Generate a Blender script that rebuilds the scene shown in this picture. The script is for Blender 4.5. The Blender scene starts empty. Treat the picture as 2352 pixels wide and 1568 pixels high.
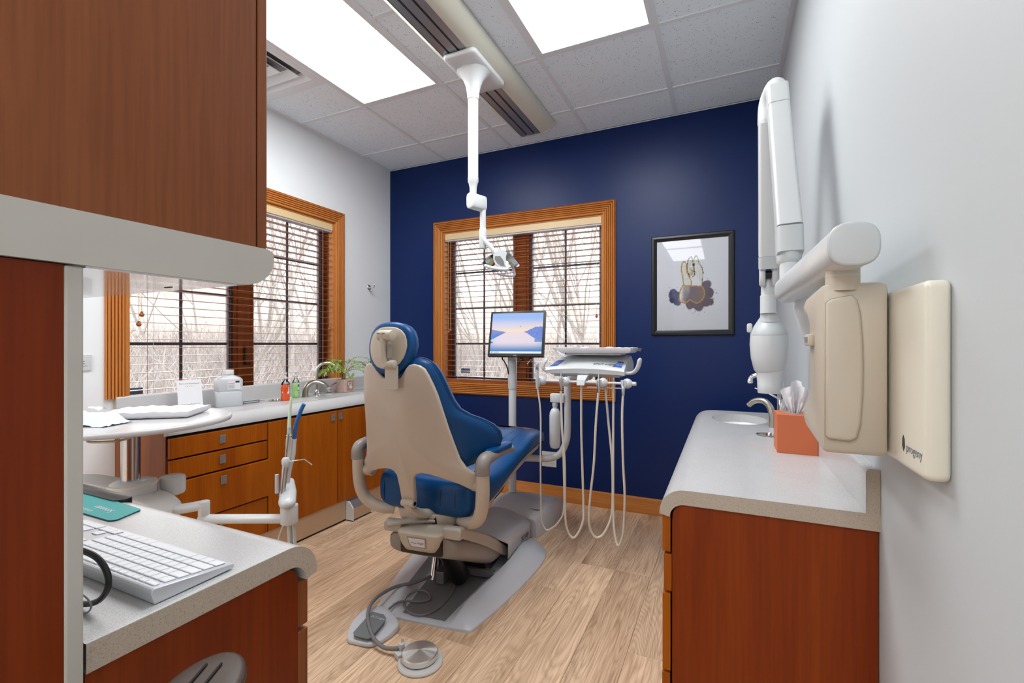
import bpy, bmesh, math, random
from math import sin, cos, pi, radians, sqrt, atan2
from mathutils import Vector, Matrix, geometry, noise

random.seed(7)
SC = bpy.context.scene
COL = SC.collection

# ------------------------------------------------------------------ camera, world, exposure
W_IMG, H_IMG = 2352, 1568
cam_d = bpy.data.cameras.new('camera'); cam = bpy.data.objects.new('camera', cam_d); COL.objects.link(cam)
cam_d.sensor_width = 36.0
cam_d.lens = 1062.46 / W_IMG * 36.0
cam_d.shift_y = 5.66 / W_IMG
cam_d.clip_start = 0.02; cam_d.clip_end = 300
cam.location = (0, 0, 1.172)
cam.rotation_euler = (pi/2, 0, radians(24.7734))
SC.camera = cam

world = bpy.data.worlds.new('world'); SC.world = world; world.use_nodes = True
wn = world.node_tree; wn.nodes.clear()
_o = wn.nodes.new('ShaderNodeOutputWorld'); _b = wn.nodes.new('ShaderNodeBackground')
_tc = wn.nodes.new('ShaderNodeTexCoord'); _sx = wn.nodes.new('ShaderNodeSeparateXYZ'); _r = wn.nodes.new('ShaderNodeValToRGB')
wn.links.new(_tc.outputs['Generated'], _sx.inputs[0]); wn.links.new(_sx.outputs['Z'], _r.inputs['Fac'])
_r.color_ramp.elements[0].position = 0.0; _r.color_ramp.elements[0].color = (1.0, 0.90, 0.82, 1)
_r.color_ramp.elements[1].position = 0.35; _r.color_ramp.elements[1].color = (0.93, 0.97, 1.0, 1)
wn.links.new(_r.outputs['Color'], _b.inputs['Color']); _b.inputs['Strength'].default_value = 2.2
wn.links.new(_b.outputs[0], _o.inputs[0])

SC.view_settings.view_transform = 'Standard'; SC.view_settings.look = 'None'
SC.view_settings.exposure = 1.06; SC.view_settings.gamma = 1.0; SC.view_settings.use_curve_mapping = False
PANEL_STRENGTH = 7.0
try:
    SC.cycles.max_bounces = 10; SC.cycles.diffuse_bounces = 6; SC.cycles.glossy_bounces = 4
    SC.cycles.transparent_max_bounces = 16; SC.cycles.transmission_bounces = 6
    SC.cycles.caustics_reflective = False; SC.cycles.caustics_refractive = False
    SC.cycles.sample_clamp_indirect = 6.0
    SC.cycles.use_denoising = True
except Exception: pass

# ------------------------------------------------------------------ materials
def lin(h):
    h = h.lstrip('#'); out = []
    for i in (0, 2, 4):
        c = int(h[i:i+2], 16)/255.0
        out.append(c/12.92 if c <= 0.04045 else ((c+0.055)/1.055)**2.4)
    return out
MATS = {}
def newmat(name):
    m = bpy.data.materials.new(name); m.use_nodes = True
    nt = m.node_tree; b = nt.nodes['Principled BSDF']
    MATS[name] = m
    return m, nt, b
def sset(b, **k):
    names = dict(rough='Roughness', metal='Metallic', spec='Specular IOR Level', coat='Coat Weight', coatr='Coat Roughness',
                 trans='Transmission Weight', ior='IOR', alpha='Alpha', emis='Emission Strength', sheen='Sheen Weight', aniso='Anisotropic', sub='Subsurface Weight')
    for a, v in k.items():
        b.inputs[names[a]].default_value = v
def plain(name, col, rough=0.5, metal=0.0, noise_amt=0.0, nscale=8.0, bump=0.0, bscale=200.0, **k):
    m, nt, b = newmat(name)
    c = lin(col) if isinstance(col, str) else list(col)
    b.inputs['Base Color'].default_value = (*c, 1)
    sset(b, rough=rough, metal=metal, **k)
    if noise_amt > 0:
        tc = nt.nodes.new('ShaderNodeTexCoord'); n = nt.nodes.new('ShaderNodeTexNoise'); n.inputs['Scale'].default_value = nscale
        n.inputs['Detail'].default_value = 4
        nt.links.new(tc.outputs['Object'], n.inputs['Vector'])
        r = nt.nodes.new('ShaderNodeValToRGB'); r.color_ramp.elements[0].position = .3; r.color_ramp.elements[1].position = .7
        r.color_ramp.elements[0].color = (*[x*(1-noise_amt) for x in c], 1); r.color_ramp.elements[1].color = (*[min(1, x*(1+noise_amt)) for x in c], 1)
        nt.links.new(n.outputs['Fac'], r.inputs['Fac']); nt.links.new(r.outputs['Color'], b.inputs['Base Color'])
    if bump > 0:
        tc = nt.nodes.new('ShaderNodeTexCoord'); n = nt.nodes.new('ShaderNodeTexNoise'); n.inputs['Scale'].default_value = bscale
        nt.links.new(tc.outputs['Object'], n.inputs['Vector'])
        bp = nt.nodes.new('ShaderNodeBump'); bp.inputs['Strength'].default_value = bump; bp.inputs['Distance'].default_value = 0.002
        nt.links.new(n.outputs['Fac'], bp.inputs['Height']); nt.links.new(bp.outputs['Normal'], b.inputs['Normal'])
    return m
def wood(name, c1, c2, c3, axis='Z', rough=0.35, scale=1.0, rings=True, coat=0.0, streak=60.0, spec=.22):
    """grain running along axis: noise stretched along it, three colours"""
    m, nt, b = newmat(name)
    sset(b, rough=rough, coat=coat, coatr=0.15, spec=spec)
    N = nt.nodes.new
    tc = N('ShaderNodeTexCoord'); mp = N('ShaderNodeMapping')
    oi = N('ShaderNodeObjectInfo'); ad = N('ShaderNodeVectorMath'); ad.operation = 'ADD'
    mu = N('ShaderNodeMath'); mu.operation = 'MULTIPLY'; mu.inputs[1].default_value = 37.0
    nt.links.new(oi.outputs['Random'], mu.inputs[0])
    nt.links.new(tc.outputs['Object'], ad.inputs[0]); nt.links.new(mu.outputs[0], ad.inputs[1])
    nt.links.new(ad.outputs[0], mp.inputs['Vector'])
    s = {'X': (0.04, 1, 1), 'Y': (1, 0.04, 1), 'Z': (1, 1, 0.04)}[axis]
    mp.inputs['Scale'].default_value = tuple(v*scale for v in s)
    n1 = N('ShaderNodeTexNoise'); n1.inputs['Scale'].default_value = 9; n1.inputs['Detail'].default_value = 5; n1.inputs['Distortion'].default_value = 0.6
    n2 = N('ShaderNodeTexNoise'); n2.inputs['Scale'].default_value = streak*2.2; n2.inputs['Detail'].default_value = 3
    nt.links.new(mp.outputs[0], n1.inputs['Vector']); nt.links.new(mp.outputs[0], n2.inputs['Vector'])
    r = N('ShaderNodeValToRGB'); e = r.color_ramp.elements
    e[0].position = .25; e[0].color = (*lin(c1), 1); e[1].position = .75; e[1].color = (*lin(c3), 1)
    x = e.new(.5); x.color = (*lin(c2), 1)
    nt.links.new(n1.outputs['Fac'], r.inputs['Fac'])
    mx = N('ShaderNodeMixRGB'); mx.blend_type = 'MULTIPLY'; mx.inputs['Fac'].default_value = .35
    r2 = N('ShaderNodeValToRGB'); r2.color_ramp.elements[0].position = .35; r2.color_ramp.elements[0].color = (.55, .5, .45, 1); r2.color_ramp.elements[1].position = .6
    nt.links.new(n2.outputs['Fac'], r2.inputs['Fac']); nt.links.new(r.outputs['Color'], mx.inputs[1]); nt.links.new(r2.outputs['Color'], mx.inputs[2])
    nt.links.new(mx.outputs[0], b.inputs['Base Color'])
    bp = N('ShaderNodeBump'); bp.inputs['Strength'].default_value = .08; bp.inputs['Distance'].default_value = .001
    nt.links.new(n2.outputs['Fac'], bp.inputs['Height']); nt.links.new(bp.outputs['Normal'], b.inputs['Normal'])
    return m

def plank_mat():
    m, nt, b = newmat('oak_plank'); sset(b, rough=.29, spec=.6)
    N = nt.nodes.new; L = nt.links.new
    tc = N('ShaderNodeTexCoord'); oi = N('ShaderNodeObjectInfo')
    mu = N('ShaderNodeMath'); mu.operation = 'MULTIPLY'; mu.inputs[1].default_value = 53.0; L(oi.outputs['Random'], mu.inputs[0])
    ad = N('ShaderNodeVectorMath'); ad.operation = 'ADD'; L(tc.outputs['Object'], ad.inputs[0]); L(mu.outputs[0], ad.inputs[1])
    # cathedral grain: wave rings distorted by stretched noise
    mp = N('ShaderNodeMapping'); mp.inputs['Scale'].default_value = (1, .13, 1); L(ad.outputs[0], mp.inputs['Vector'])
    nz = N('ShaderNodeTexNoise'); nz.inputs['Scale'].default_value = 5.5; nz.inputs['Detail'].default_value = 2.5; nz.inputs['Roughness'].default_value = .45; L(mp.outputs[0], nz.inputs['Vector'])
    ml = N('ShaderNodeMath'); ml.operation = 'MULTIPLY'; ml.inputs[1].default_value = 40.0; L(nz.outputs['Fac'], ml.inputs[0])
    fr = N('ShaderNodeMath'); fr.operation = 'PINGPONG'; fr.inputs[1].default_value = .5; L(ml.outputs[0], fr.inputs[0])
    mp2 = N('ShaderNodeMapping'); mp2.inputs['Scale'].default_value = (1, .035, 1); L(ad.outputs[0], mp2.inputs['Vector'])
    n2 = N('ShaderNodeTexNoise'); n2.inputs['Scale'].default_value = 150; n2.inputs['Detail'].default_value = 4; L(mp2.outputs[0], n2.inputs['Vector'])
    n3 = N('ShaderNodeTexNoise'); n3.inputs['Scale'].default_value = 7; n3.inputs['Detail'].default_value = 3; L(mp.outputs[0], n3.inputs['Vector'])
    r1 = N('ShaderNodeValToRGB'); e = r1.color_ramp.elements
    e[0].position = .02; e[0].color = (*lin('#cdaf92'), 1); e[1].position = .36; e[1].color = (*lin('#e0c3a4'), 1)
    L(fr.outputs[0], r1.inputs['Fac'])
    r3 = N('ShaderNodeValToRGB'); e = r3.color_ramp.elements
    e[0].position = .30; e[0].color = (.72, .66, .61, 1); e[1].position = .62; e[1].color = (1.12, 1.12, 1.12, 1); L(n3.outputs['Fac'], r3.inputs['Fac'])
    m1 = N('ShaderNodeMixRGB'); m1.blend_type = 'MULTIPLY'; m1.inputs[0].default_value = .75; L(r1.outputs[0], m1.inputs[1]); L(r3.outputs[0], m1.inputs[2])
    r2 = N('ShaderNodeValToRGB'); e = r2.color_ramp.elements
    e[0].position = .36; e[0].color = (.70, .64, .58, 1); e[1].position = .56; e[1].color = (1.05, 1.05, 1.05, 1); L(n2.outputs['Fac'], r2.inputs['Fac'])
    m2 = N('ShaderNodeMixRGB'); m2.blend_type = 'MULTIPLY'; m2.inputs[0].default_value = .8; L(m1.outputs[0], m2.inputs[1]); L(r2.outputs[0], m2.inputs[2])
    # knots
    mp4 = N('ShaderNodeMapping'); mp4.inputs['Scale'].default_value = (5.4, 2.0, 0); L(ad.outputs[0], mp4.inputs['Vector'])
    vo = N('ShaderNodeTexVoronoi'); vo.inputs['Scale'].default_value = .62; L(mp4.outputs[0], vo.inputs['Vector'])
    r4 = N('ShaderNodeValToRGB'); e = r4.color_ramp.elements; e[0].position = .02; e[0].color = (.30, .24, .2, 1); e[1].position = .16; e[1].color = (1, 1, 1, 1)
    L(vo.outputs['Distance'], r4.inputs['Fac'])
    m3 = N('ShaderNodeMixRGB'); m3.blend_type = 'MULTIPLY'; m3.inputs[0].default_value = .8; L(m2.outputs[0], m3.inputs[1]); L(r4.outputs[0], m3.inputs[2])
    hs = N('ShaderNodeHueSaturation'); mr = N('ShaderNodeMapRange'); mr.inputs['To Min'].default_value = .88; mr.inputs['To Max'].default_value = 1.12
    L(oi.outputs['Random'], mr.inputs['Value']); L(mr.outputs[0], hs.inputs['Value']); L(m3.outputs[0], hs.inputs['Color'])
    L(hs.outputs[0], b.inputs['Base Color'])
    bp = N('ShaderNodeBump'); bp.inputs['Strength'].default_value = .12; bp.inputs['Distance'].default_value = .001; L(n2.outputs['Fac'], bp.inputs['Height']); L(bp.outputs['Normal'], b.inputs['Normal'])
    return m
def speckle(name, base, dark, light, rough=.3, scale=420.0):
    m, nt, b = newmat(name); sset(b, rough=rough)
    N = nt.nodes.new; L = nt.links.new
    tc = N('ShaderNodeTexCoord'); v = N('ShaderNodeTexNoise'); v.inputs['Scale'].default_value = scale; v.inputs['Detail'].default_value = 2; L(tc.outputs['Object'], v.inputs['Vector'])
    r = N('ShaderNodeValToRGB'); e = r.color_ramp.elements
    e[0].position = .30; e[0].color = (*lin(dark), 1); e[1].position = .72; e[1].color = (*lin(light), 1)
    x = e.new(.42); x.color = (*lin(base), 1); x = e.new(.6); x.color = (*lin(base), 1)
    L(v.outputs['Fac'], r.inputs['Fac'])
    v2 = N('ShaderNodeTexNoise'); v2.inputs['Scale'].default_value = 6; v2.inputs['Detail'].default_value = 3; L(tc.outputs['Object'], v2.inputs['Vector'])
    r2 = N('ShaderNodeValToRGB'); r2.color_ramp.elements[0].color = (.92, .92, .92, 1); r2.color_ramp.elements[1].color = (1.05, 1.05, 1.05, 1); L(v2.outputs['Fac'], r2.inputs['Fac'])
    mx = N('ShaderNodeMixRGB'); mx.blend_type = 'MULTIPLY'; mx.inputs[0].default_value = 1; L(r.outputs[0], mx.inputs[1]); L(r2.outputs[0], mx.inputs[2])
    L(mx.outputs[0], b.inputs['Base Color'])
    return m
def tile_mat():
    m, nt, b = newmat('acoustic_tile'); sset(b, rough=.95, spec=.1)
    N = nt.nodes.new; L = nt.links.new
    tc = N('ShaderNodeTexCoord')
    v = N('ShaderNodeTexVoronoi'); v.inputs['Scale'].default_value = 95; v.inputs['Randomness'].default_value = 1; L(tc.outputs['Object'], v.inputs['Vector'])
    r = N('ShaderNodeValToRGB'); e = r.color_ramp.elements; e[0].position = .14; e[0].color = (.10, .10, .10, 1); e[1].position = .24; e[1].color = (1, 1, 1, 1)
    L(v.outputs['Distance'], r.inputs['Fac'])
    n = N('ShaderNodeTexNoise'); n.inputs['Scale'].default_value = 40; n.inputs['Detail'].default_value = 2; L(tc.outputs['Object'], n.inputs['Vector'])
    r2 = N('ShaderNodeValToRGB'); r2.color_ramp.elements[0].position = .48; r2.color_ramp.elements[1].position = .60
    r2.color_ramp.elements[0].color = (1, 1, 1, 1); r2.color_ramp.elements[1].color = (0, 0, 0, 1); L(n.outputs['Fac'], r2.inputs['Fac'])
    mx = N('ShaderNodeMixRGB'); mx.blend_type = 'LIGHTEN'; mx.inputs[0].default_value = 1; L(r.outputs[0], mx.inputs[1]); L(r2.outputs[0], mx.inputs[2])
    m2 = N('ShaderNodeMixRGB'); m2.blend_type = 'MULTIPLY'; m2.inputs[0].default_value = 1; m2.inputs[1].default_value = (*lin('#e6f2fb'), 1); L(mx.outputs[0], m2.inputs[2])
    L(m2.outputs[0], b.inputs['Base Color'])
    bp = N('ShaderNodeBump'); bp.inputs['Strength'].default_value = .4; bp.inputs['Distance'].default_value = .001; L(n.outputs['Fac'], bp.inputs['Height']); L(bp.outputs['Normal'], b.inputs['Normal'])
    return m
def emit(name, col, s):
    m, nt, b = newmat(name); nt.nodes.remove(b); e = nt.nodes.new('ShaderNodeEmission')
    e.inputs[0].default_value = (*col, 1); e.inputs[1].default_value = s
    nt.links.new(e.outputs[0], nt.nodes['Material Output'].inputs[0]); return m
def glass_pane(name, tint=(1, 1, 1), gloss=.06, rough=.02):
    m, nt, b = newmat(name); nt.nodes.remove(b); N = nt.nodes.new; L = nt.links.new
    t = N('ShaderNodeBsdfTransparent'); t.inputs[0].default_value = (*tint, 1); g = N('ShaderNodeBsdfGlossy'); g.inputs['Roughness'].default_value = rough
    f = N('ShaderNodeFresnel'); f.inputs['IOR'].default_value = 1.3; x = N('ShaderNodeMixShader'); L(f.outputs[0], x.inputs[0]); L(t.outputs[0], x.inputs[1]); L(g.outputs[0], x.inputs[2])
    L(x.outputs[0], nt.nodes['Material Output'].inputs[0]); return m
def vcol(name, rough=.5, emission=0.0, spec=.3):
    m, nt, b = newmat(name); a = nt.nodes.new('ShaderNodeAttribute'); a.attribute_name = 'Col'
    sset(b, rough=rough, spec=spec)
    if emission > 0:
        b.inputs['Base Color'].default_value = (.02, .02, .02, 1); nt.links.new(a.outputs['Color'], b.inputs['Emission Color']); b.inputs['Emission Strength'].default_value = emission
    else: nt.links.new(a.outputs['Color'], b.inputs['Base Color'])
    return m

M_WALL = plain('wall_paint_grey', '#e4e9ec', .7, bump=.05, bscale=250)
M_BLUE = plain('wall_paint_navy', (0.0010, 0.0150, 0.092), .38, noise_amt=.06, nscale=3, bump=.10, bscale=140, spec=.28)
M_WALL_DIM = plain('wall_paint_grey_dimmed', '#bec4c7', .6, bump=.05, bscale=250)  # same grey paint as the left wall, darkened to offset the panel light
M_TILE = tile_mat()
M_GRID = plain('ceiling_grid_white', '#dde4ea', .5)
M_PLANK = plank_mat()
M_SUB = plain('subfloor', '#5a4634', .8)
M_CASING = wood('pine_casing', '#a9642e', '#bf7a3c', '#cd8a4a', 'Z', .38, 1.0)
M_CASING_X = wood('pine_casing_across', '#a9642e', '#bf7a3c', '#cd8a4a', 'X', .38, 1.0)
M_CASING_Y = wood('pine_casing_deep', '#a9642e', '#bf7a3c', '#cd8a4a', 'Y', .38, 1.0)
M_MULL = wood('mullion_wood', '#8a4818', '#9c5620', '#ad6428', 'Z', .36)
M_CHERRY = wood('cherry_veneer', '#8f4202', '#a05204', '#ad5e0a', 'Z', .38, 1.0)
M_CHERRY_P = wood('cherry_end_panel', '#6a2200', '#7c2e00', '#8c3c02', 'Z', .42, 1.0)
M_CHERRY_D = wood('cherry_veneer_dark', '#7a4424', '#864d2b', '#905530', 'Z', .40, 1.0)
M_EDGE = plain('cherry_edge_band', '#8f5236', .4)
M_DARK = plain('shadow_gap', '#140a06', .8)
M_SLAT = plain('blind_slat', '#96563a', .28, coat=.4)
M_RAIL = plain('blind_headrail', '#d3bb90', .35)
M_SASH = plain('window_sash_grey', '#565a66', .35)
M_SASHL = plain('window_sash_light', '#b3b2ba', .35)
M_GLASS = glass_pane('window_glass')
M_TOP = speckle('countertop_stone', '#c0c0c1', '#9d9b96', '#d2d2d4', .26, 650)
M_TOP_SHADE = speckle('countertop_stone_shaded', '#b3a798', '#8d8377', '#c2b8ab', .45, 600)  # same stone; the end faces' dimmer, warmer lighting is put into the colour
M_KICK = plain('bronze_toe_kick', '#c2a88d', .25, .35, noise_amt=.06, nscale=5)
M_ALU = plain('brushed_aluminium', '#c9ccd2', .32, .85)
M_CHROME = plain('chrome', '#e8eaec', .08, 1.0)
M_NICKEL = plain('brushed_nickel', '#b3aca0', .28, .95)
M_STEEL = plain('stainless_steel', '#c3c2c0', .2, 1.0)
M_HANDLE = plain('satin_nickel_pull', '#a9a6a4', .35, .75)
M_WHITE = plain('white_enamel', '#ccd0d2', .32, coat=.1)
M_OFFW = plain('off_white_plastic', '#c8c8c5', .35)
M_XGREY = plain('light_grey_plastic', '#bcc1c3', .38)
M_BEIGE = plain('beige_plastic', '#bdb3a3', .42)
M_SHELL = plain('chair_shell_beige', '#c2b5a6', .34, coat=.1)
M_ARMG = plain('armrest_grey_plastic', '#8f8983', .38)
M_VINYL = plain('blue_vinyl', (0.0008, 0.058, 0.195), .36, noise_amt=.08, nscale=3, bump=.10, bscale=500, spec=.32)
M_VINYL2 = plain('blue_vinyl_piping', (0.003, 0.03, 0.10), .4)
M_BASE = plain('chair_base_grey', '#c4c8ce', .40)
M_BASED = plain('chair_base_dark_grey', '#77777a', .42)
M_ARMC = plain('lift_arm_grey', '#b3aca1', .38)
M_BLACK = plain('black_plastic', '#0c0d0f', .35)
M_RUBBER = plain('grey_rubber', '#6f7476', .55, bump=.2, bscale=900)
M_HOSE = plain('hose_grey', '#d2cdc2', .4)
M_CABLE = plain('cable_grey', '#77777a', .45)
M_PORC = plain('white_porcelain', '#f0f1f1', .12, coat=.5)
M_BOXOR = plain('orange_cardboard', '#c8683f', .5)
M_PAPER = plain('white_paper', '#d9d9dd', .6)
M_FRAME = plain('black_frame', '#121415', .3)
M_INK = plain('ink_dark', '#33363c', .5)
M_TRACK = plain('track_aluminium', '#9fa3a8', .3, .6)
M_TRACKC = plain('track_cream_cover', '#d3d3c6', .4)
M_LAM = plain('valance_laminate', '#bbb8b0', .35, noise_amt=.05, nscale=6)
M_GLOSSW = plain('gloss_white_panel', '#d9d9dc', .08, coat=.5)
M_TEAL = plain('teal_mousepad', '#149c9c', .4)
M_POT = plain('pink_pot', '#d2b3a8', .5, noise_amt=.15, nscale=40)
M_LEAF = plain('palm_leaf', '#86a54a', .5, noise_amt=.3, nscale=12)
M_STEM = plain('palm_stem', '#8d8a3a', .6)
M_SOIL = plain('soil', '#2c1a10', .9, bump=.5, bscale=60)
M_YEL = plain('yellow_reflector', '#d6bd62', .25, coat=.5)
M_LSH = glass_pane('clear_plastic', (.86, .88, .9))
M_BLUEP = plain('blue_plastic_tip', '#1a63ad', .4)
M_GREENP = plain('mint_plastic_tip', '#cbe3c4', .4)
M_SKYP = plain('pale_blue_plastic', '#9fbfd6', .4)
M_BTN = plain('blue_button_panel', '#3a5fae', .35)
M_ORSOAP = plain('orange_soap', '#d4501a', .15, coat=.5)
M_GRSOAP = plain('green_soap', '#9fd08a', .15, coat=.5)
M_TRJUG = plain('translucent_jug', '#dfe5ea', .3, trans=.35, alpha=.85)
M_RED = plain('label_red', '#c85a52', .5)
M_LBLUE = plain('label_blue', '#27306e', .5)
M_LSKY = plain('label_sky', '#8ab4dc', .5)
M_GOLD = plain('label_gold', '#d9c24a', .5)
M_LGREEN = plain('label_green', '#3fa83c', .5)
M_PANEL = emit('light_panel_diffuser', (.975, .99, 1.0), PANEL_STRENGTH)
M_BEAD = plain('wood_bead', '#9a5a30', .35)
M_CORDW = plain('cord_beige', '#c9a77a', .6)

# ------------------------------------------------------------------ mesh kit
def V(*a): return Vector(a)
def spline(pts, n=8, closed=False):
    P = [Vector(p) for p in pts]
    if len(P) < 3: return P
    out = []; m = len(P)
    rng = range(m) if closed else range(m-1)
    for i in rng:
        if closed: a, b, c, d = P[(i-1) % m], P[i], P[(i+1) % m], P[(i+2) % m]
        else:
            b, c = P[i], P[i+1]; a = P[i-1] if i > 0 else b*2-c; d = P[i+2] if i+2 < m else c*2-b
        for k in range(n):
            t = k/n; t2 = t*t; t3 = t2*t
            out.append(.5*((2*b)+(c-a)*t+(2*a-5*b+4*c-d)*t2+(3*b-a-3*c+d)*t3))
    if not closed: out.append(P[-1])
    return out
class MB:
    def __init__(s): s.v = []; s.f = []
    def add(s, vs, fs):
        o = len(s.v); s.v += [Vector(v) for v in vs]; s.f += [tuple(i+o for i in f) for f in fs]; return s
    def box(s, x0, x1, y0, y1, z0, z1, b=0.0, seg=2):
        if b <= 0:
            vs = [(x, y, z) for z in (z0, z1) for y in (y0, y1) for x in (x0, x1)]
            return s.add(vs, [(0, 2, 3, 1), (4, 5, 7, 6), (0, 1, 5, 4), (2, 6, 7, 3), (0, 4, 6, 2), (1, 3, 7, 5)])
        bm = bmesh.new(); bmesh.ops.create_cube(bm, size=1)
        for v in bm.verts: v.co = V((x0+x1)/2+v.co.x*(x1-x0), (y0+y1)/2+v.co.y*(y1-y0), (z0+z1)/2+v.co.z*(z1-z0))
        bmesh.ops.bevel(bm, geom=bm.edges[:], offset=b, segments=seg, affect='EDGES', profile=.5)
        return s.addbm(bm)
    def addbm(s, bm):
        bm.verts.index_update(); s.add([v.co.copy() for v in bm.verts], [tuple(v.index for v in f.verts) for f in bm.faces]); bm.free(); return s
    def ring(s, c, r, n, ax, ay):
        return [Vector(c)+ax*(r*cos(2*pi*k/n))+ay*(r*sin(2*pi*k/n)) for k in range(n)]
    def loft(s, secs, closed_sec=True, caps=True, loop=False):
        n = len(secs[0]); o = []; vs = [p for q in secs for p in q]; fs = []
        m = len(secs)
        for i in range(m if loop else m-1):
            j = (i+1) % m
            for k in range(n if closed_sec else n-1):
                l = (k+1) % n; fs.append((i*n+k, i*n+l, j*n+l, j*n+k))
        if caps and not loop:
            fs.append(tuple(reversed(range(n)))); fs.append(tuple((m-1)*n+k for k in range(n)))
        return s.add(vs, fs)
    def tube(s, pts, r, n=12, caps=True, sq=None, up=None, closed=False, dome=False):
        """round (or, with sq=(a,b), elliptical) tube along pts with parallel transport"""
        P = [Vector(p) for p in pts]; m = len(P)
        R = r if isinstance(r, (list, tuple)) else [r]*m
        T = []
        for i in range(m):
            if closed: d = P[(i+1) % m]-P[(i-1) % m]
            else: d = P[min(i+1, m-1)]-P[max(i-1, 0)]
            T.append(d.normalized() if d.length > 1e-9 else V(0, 0, 1))
        a = Vector(up) if up else (V(0, 0, 1) if abs(T[0].z) < .9 else V(1, 0, 0))
        secs = []
        for i in range(m):
            a = (a-T[i]*a.dot(T[i])); a = a.normalized() if a.length > 1e-6 else T[i].orthogonal().normalized()
            b = T[i].cross(a)
            sa, sb = sq if sq else (1, 1)
            secs.append([P[i]+a*(R[i]*sa*cos(2*pi*k/n))+b*(R[i]*sb*sin(2*pi*k/n)) for k in range(n)])
        if dome:
            def shr(sec, c, t, q): return [c+(p-c)*sqrt(max(0, 1-q*q))+t*(R[0]*q) for p in sec]
            pre = [shr(secs[0], P[0], -T[0], q) for q in (.97, .8, .5)]
            post = [shr(secs[-1], P[-1], T[-1], q) for q in (.5, .8, .97)]
            secs = pre+secs+post
        return s.loft(secs, caps=caps and not closed, loop=closed)
    def cyl(s, p0, p1, r0, r1=None, n=24, b=0.0):
        r1 = r0 if r1 is None else r1; p0 = Vector(p0); p1 = Vector(p1); d = (p1-p0).normalized(); L = (p1-p0).length
        a = d.orthogonal().normalized(); c = d.cross(a)
        if b > 0: prof = [(0, r0-b), (b*.3, r0-b*.3), (b, r0), (L-b, r1), (L-b*.3, r1-b*.3), (L, r1-b)]
        else: prof = [(0, r0), (L, r1)]
        return s.loft([s.ring(p0+d*h, r, n, a, c) for h, r in prof])
    def lathe(s, c, prof, n=28, axis=(0, 0, 1), caps=True):
        d = Vector(axis).normalized(); a = d.orthogonal().normalized(); b = d.cross(a); c = Vector(c)
        return s.loft([s.ring(c+d*h, max(r, 1e-4), n, a, b) for r, h in prof], caps=caps)
    def prism(s, poly, fn, d0, d1, b=0.0):
        """poly 2-D outline, fn(u, v, d) -> xyz, faces at d0 and d1"""
        n = len(poly)
        if b > 0:
            def ins(q):
                out = []
                for i in range(n):
                    p, a, c = Vector(poly[i]), Vector(poly[i-1]), Vector(poly[(i+1) % n])
                    e1 = (p-a); e2 = (c-p); e1 = e1.normalized() if e1.length > 1e-9 else e2.normalized(); e2 = e2.normalized() if e2.length > 1e-9 else e1
                    nn = V(-(e1.y+e2.y), e1.x+e2.x) if True else None
                    nn = Vector((nn.x, nn.y)); nn = nn.normalized() if nn.length > 1e-6 else Vector((-e1.y, e1.x))
                    out.append(p+nn*q*sgn)
                return out
            area = sum(poly[i][0]*poly[(i+1) % n][1]-poly[(i+1) % n][0]*poly[i][1] for i in range(n)); sgn = 1 if area > 0 else -1
            sg = 1 if d1 > d0 else -1
            rows = [(ins(b), d0), (ins(b*.3), d0+sg*b*.3), (poly, d0+sg*b), (poly, d1-sg*b), (ins(b*.3), d1-sg*b*.3), (ins(b), d1)]
        else: rows = [(poly, d0), (poly, d1)]
        vs = [fn(p[0], p[1], d) for q, d in rows for p in q]; fs = []
        for i in range(len(rows)-1):
            for k in range(n):
                l = (k+1) % n; fs.append((i*n+k, i*n+l, (i+1)*n+l, (i+1)*n+k))
        for row, rev in ((0, True), (len(rows)-1, False)):
            q = rows[row][0]
            tr = geometry.tessellate_polygon([[Vector((p[0], p[1], 0)) for p in q]])
            for t in tr: fs.append(tuple(row*n+i for i in t))
        return s.add(vs, fs)
    def star(s, outline, fn, T, er, c=(0, 0), rings=6, both=True, bulge=0.0, bulge_b=0.0):
        """pad from a star-shaped outline about c: rounded edge of radius er, thickness T, fn(u, v, d)"""
        C = Vector(c); n = len(outline); O = [Vector(p) for p in outline]
        er = min(er, T/2)
        def row(inset, d): return [fn(*(C+(p-C)*max(.02, 1-inset/(p-C).length)), d) for p in O]
        rows = []
        def rowf(k, d0, sgn):
            return [fn(*(C+(p-C)*k), d0) for p in O]
        q = [i/5 for i in range(6)]
        # back side from centre outwards, edge, front side to the centre
        ks = [.02]+[i/rings for i in range(1, rings)]
        def kk(p, k): return k*(1-er/(p-C).length)
        rows += [[fn(*(C+(p-C)*kk(p, k)), -bulge_b*(1-k*k)) for p in O] for k in ks]
        for i in range(7):
            a = -pi/2+pi*i/6; ins = er*(1-cos(a)); d = T/2+(T/2)*sin(a) if er >= T/2-1e-9 else (er+er*sin(a) if i < 4 else T-er+er*sin(a))
            rows.append([fn(*(C+(p-C)*(1-ins/(p-C).length)), d) for p in O])
        rows += [[fn(*(C+(p-C)*kk(p, k)), T+bulge*(1-k*k)) for p in O] for k in reversed(ks)]
        return s.loft(rows)
    def grid(s, fn, nu, nv, back=None):
        vs = [fn(i/nu, j/nv) for j in range(nv+1) for i in range(nu+1)]; fs = []
        for j in range(nv):
            for i in range(nu):
                a = j*(nu+1)+i; fs.append((a, a+1, a+nu+2, a+nu+1))
        return s.add(vs, fs)
    def xf(s, mat):
        s.v = [mat @ v for v in s.v]; return s
ORG = {}
def keep(name):
    return name
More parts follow.
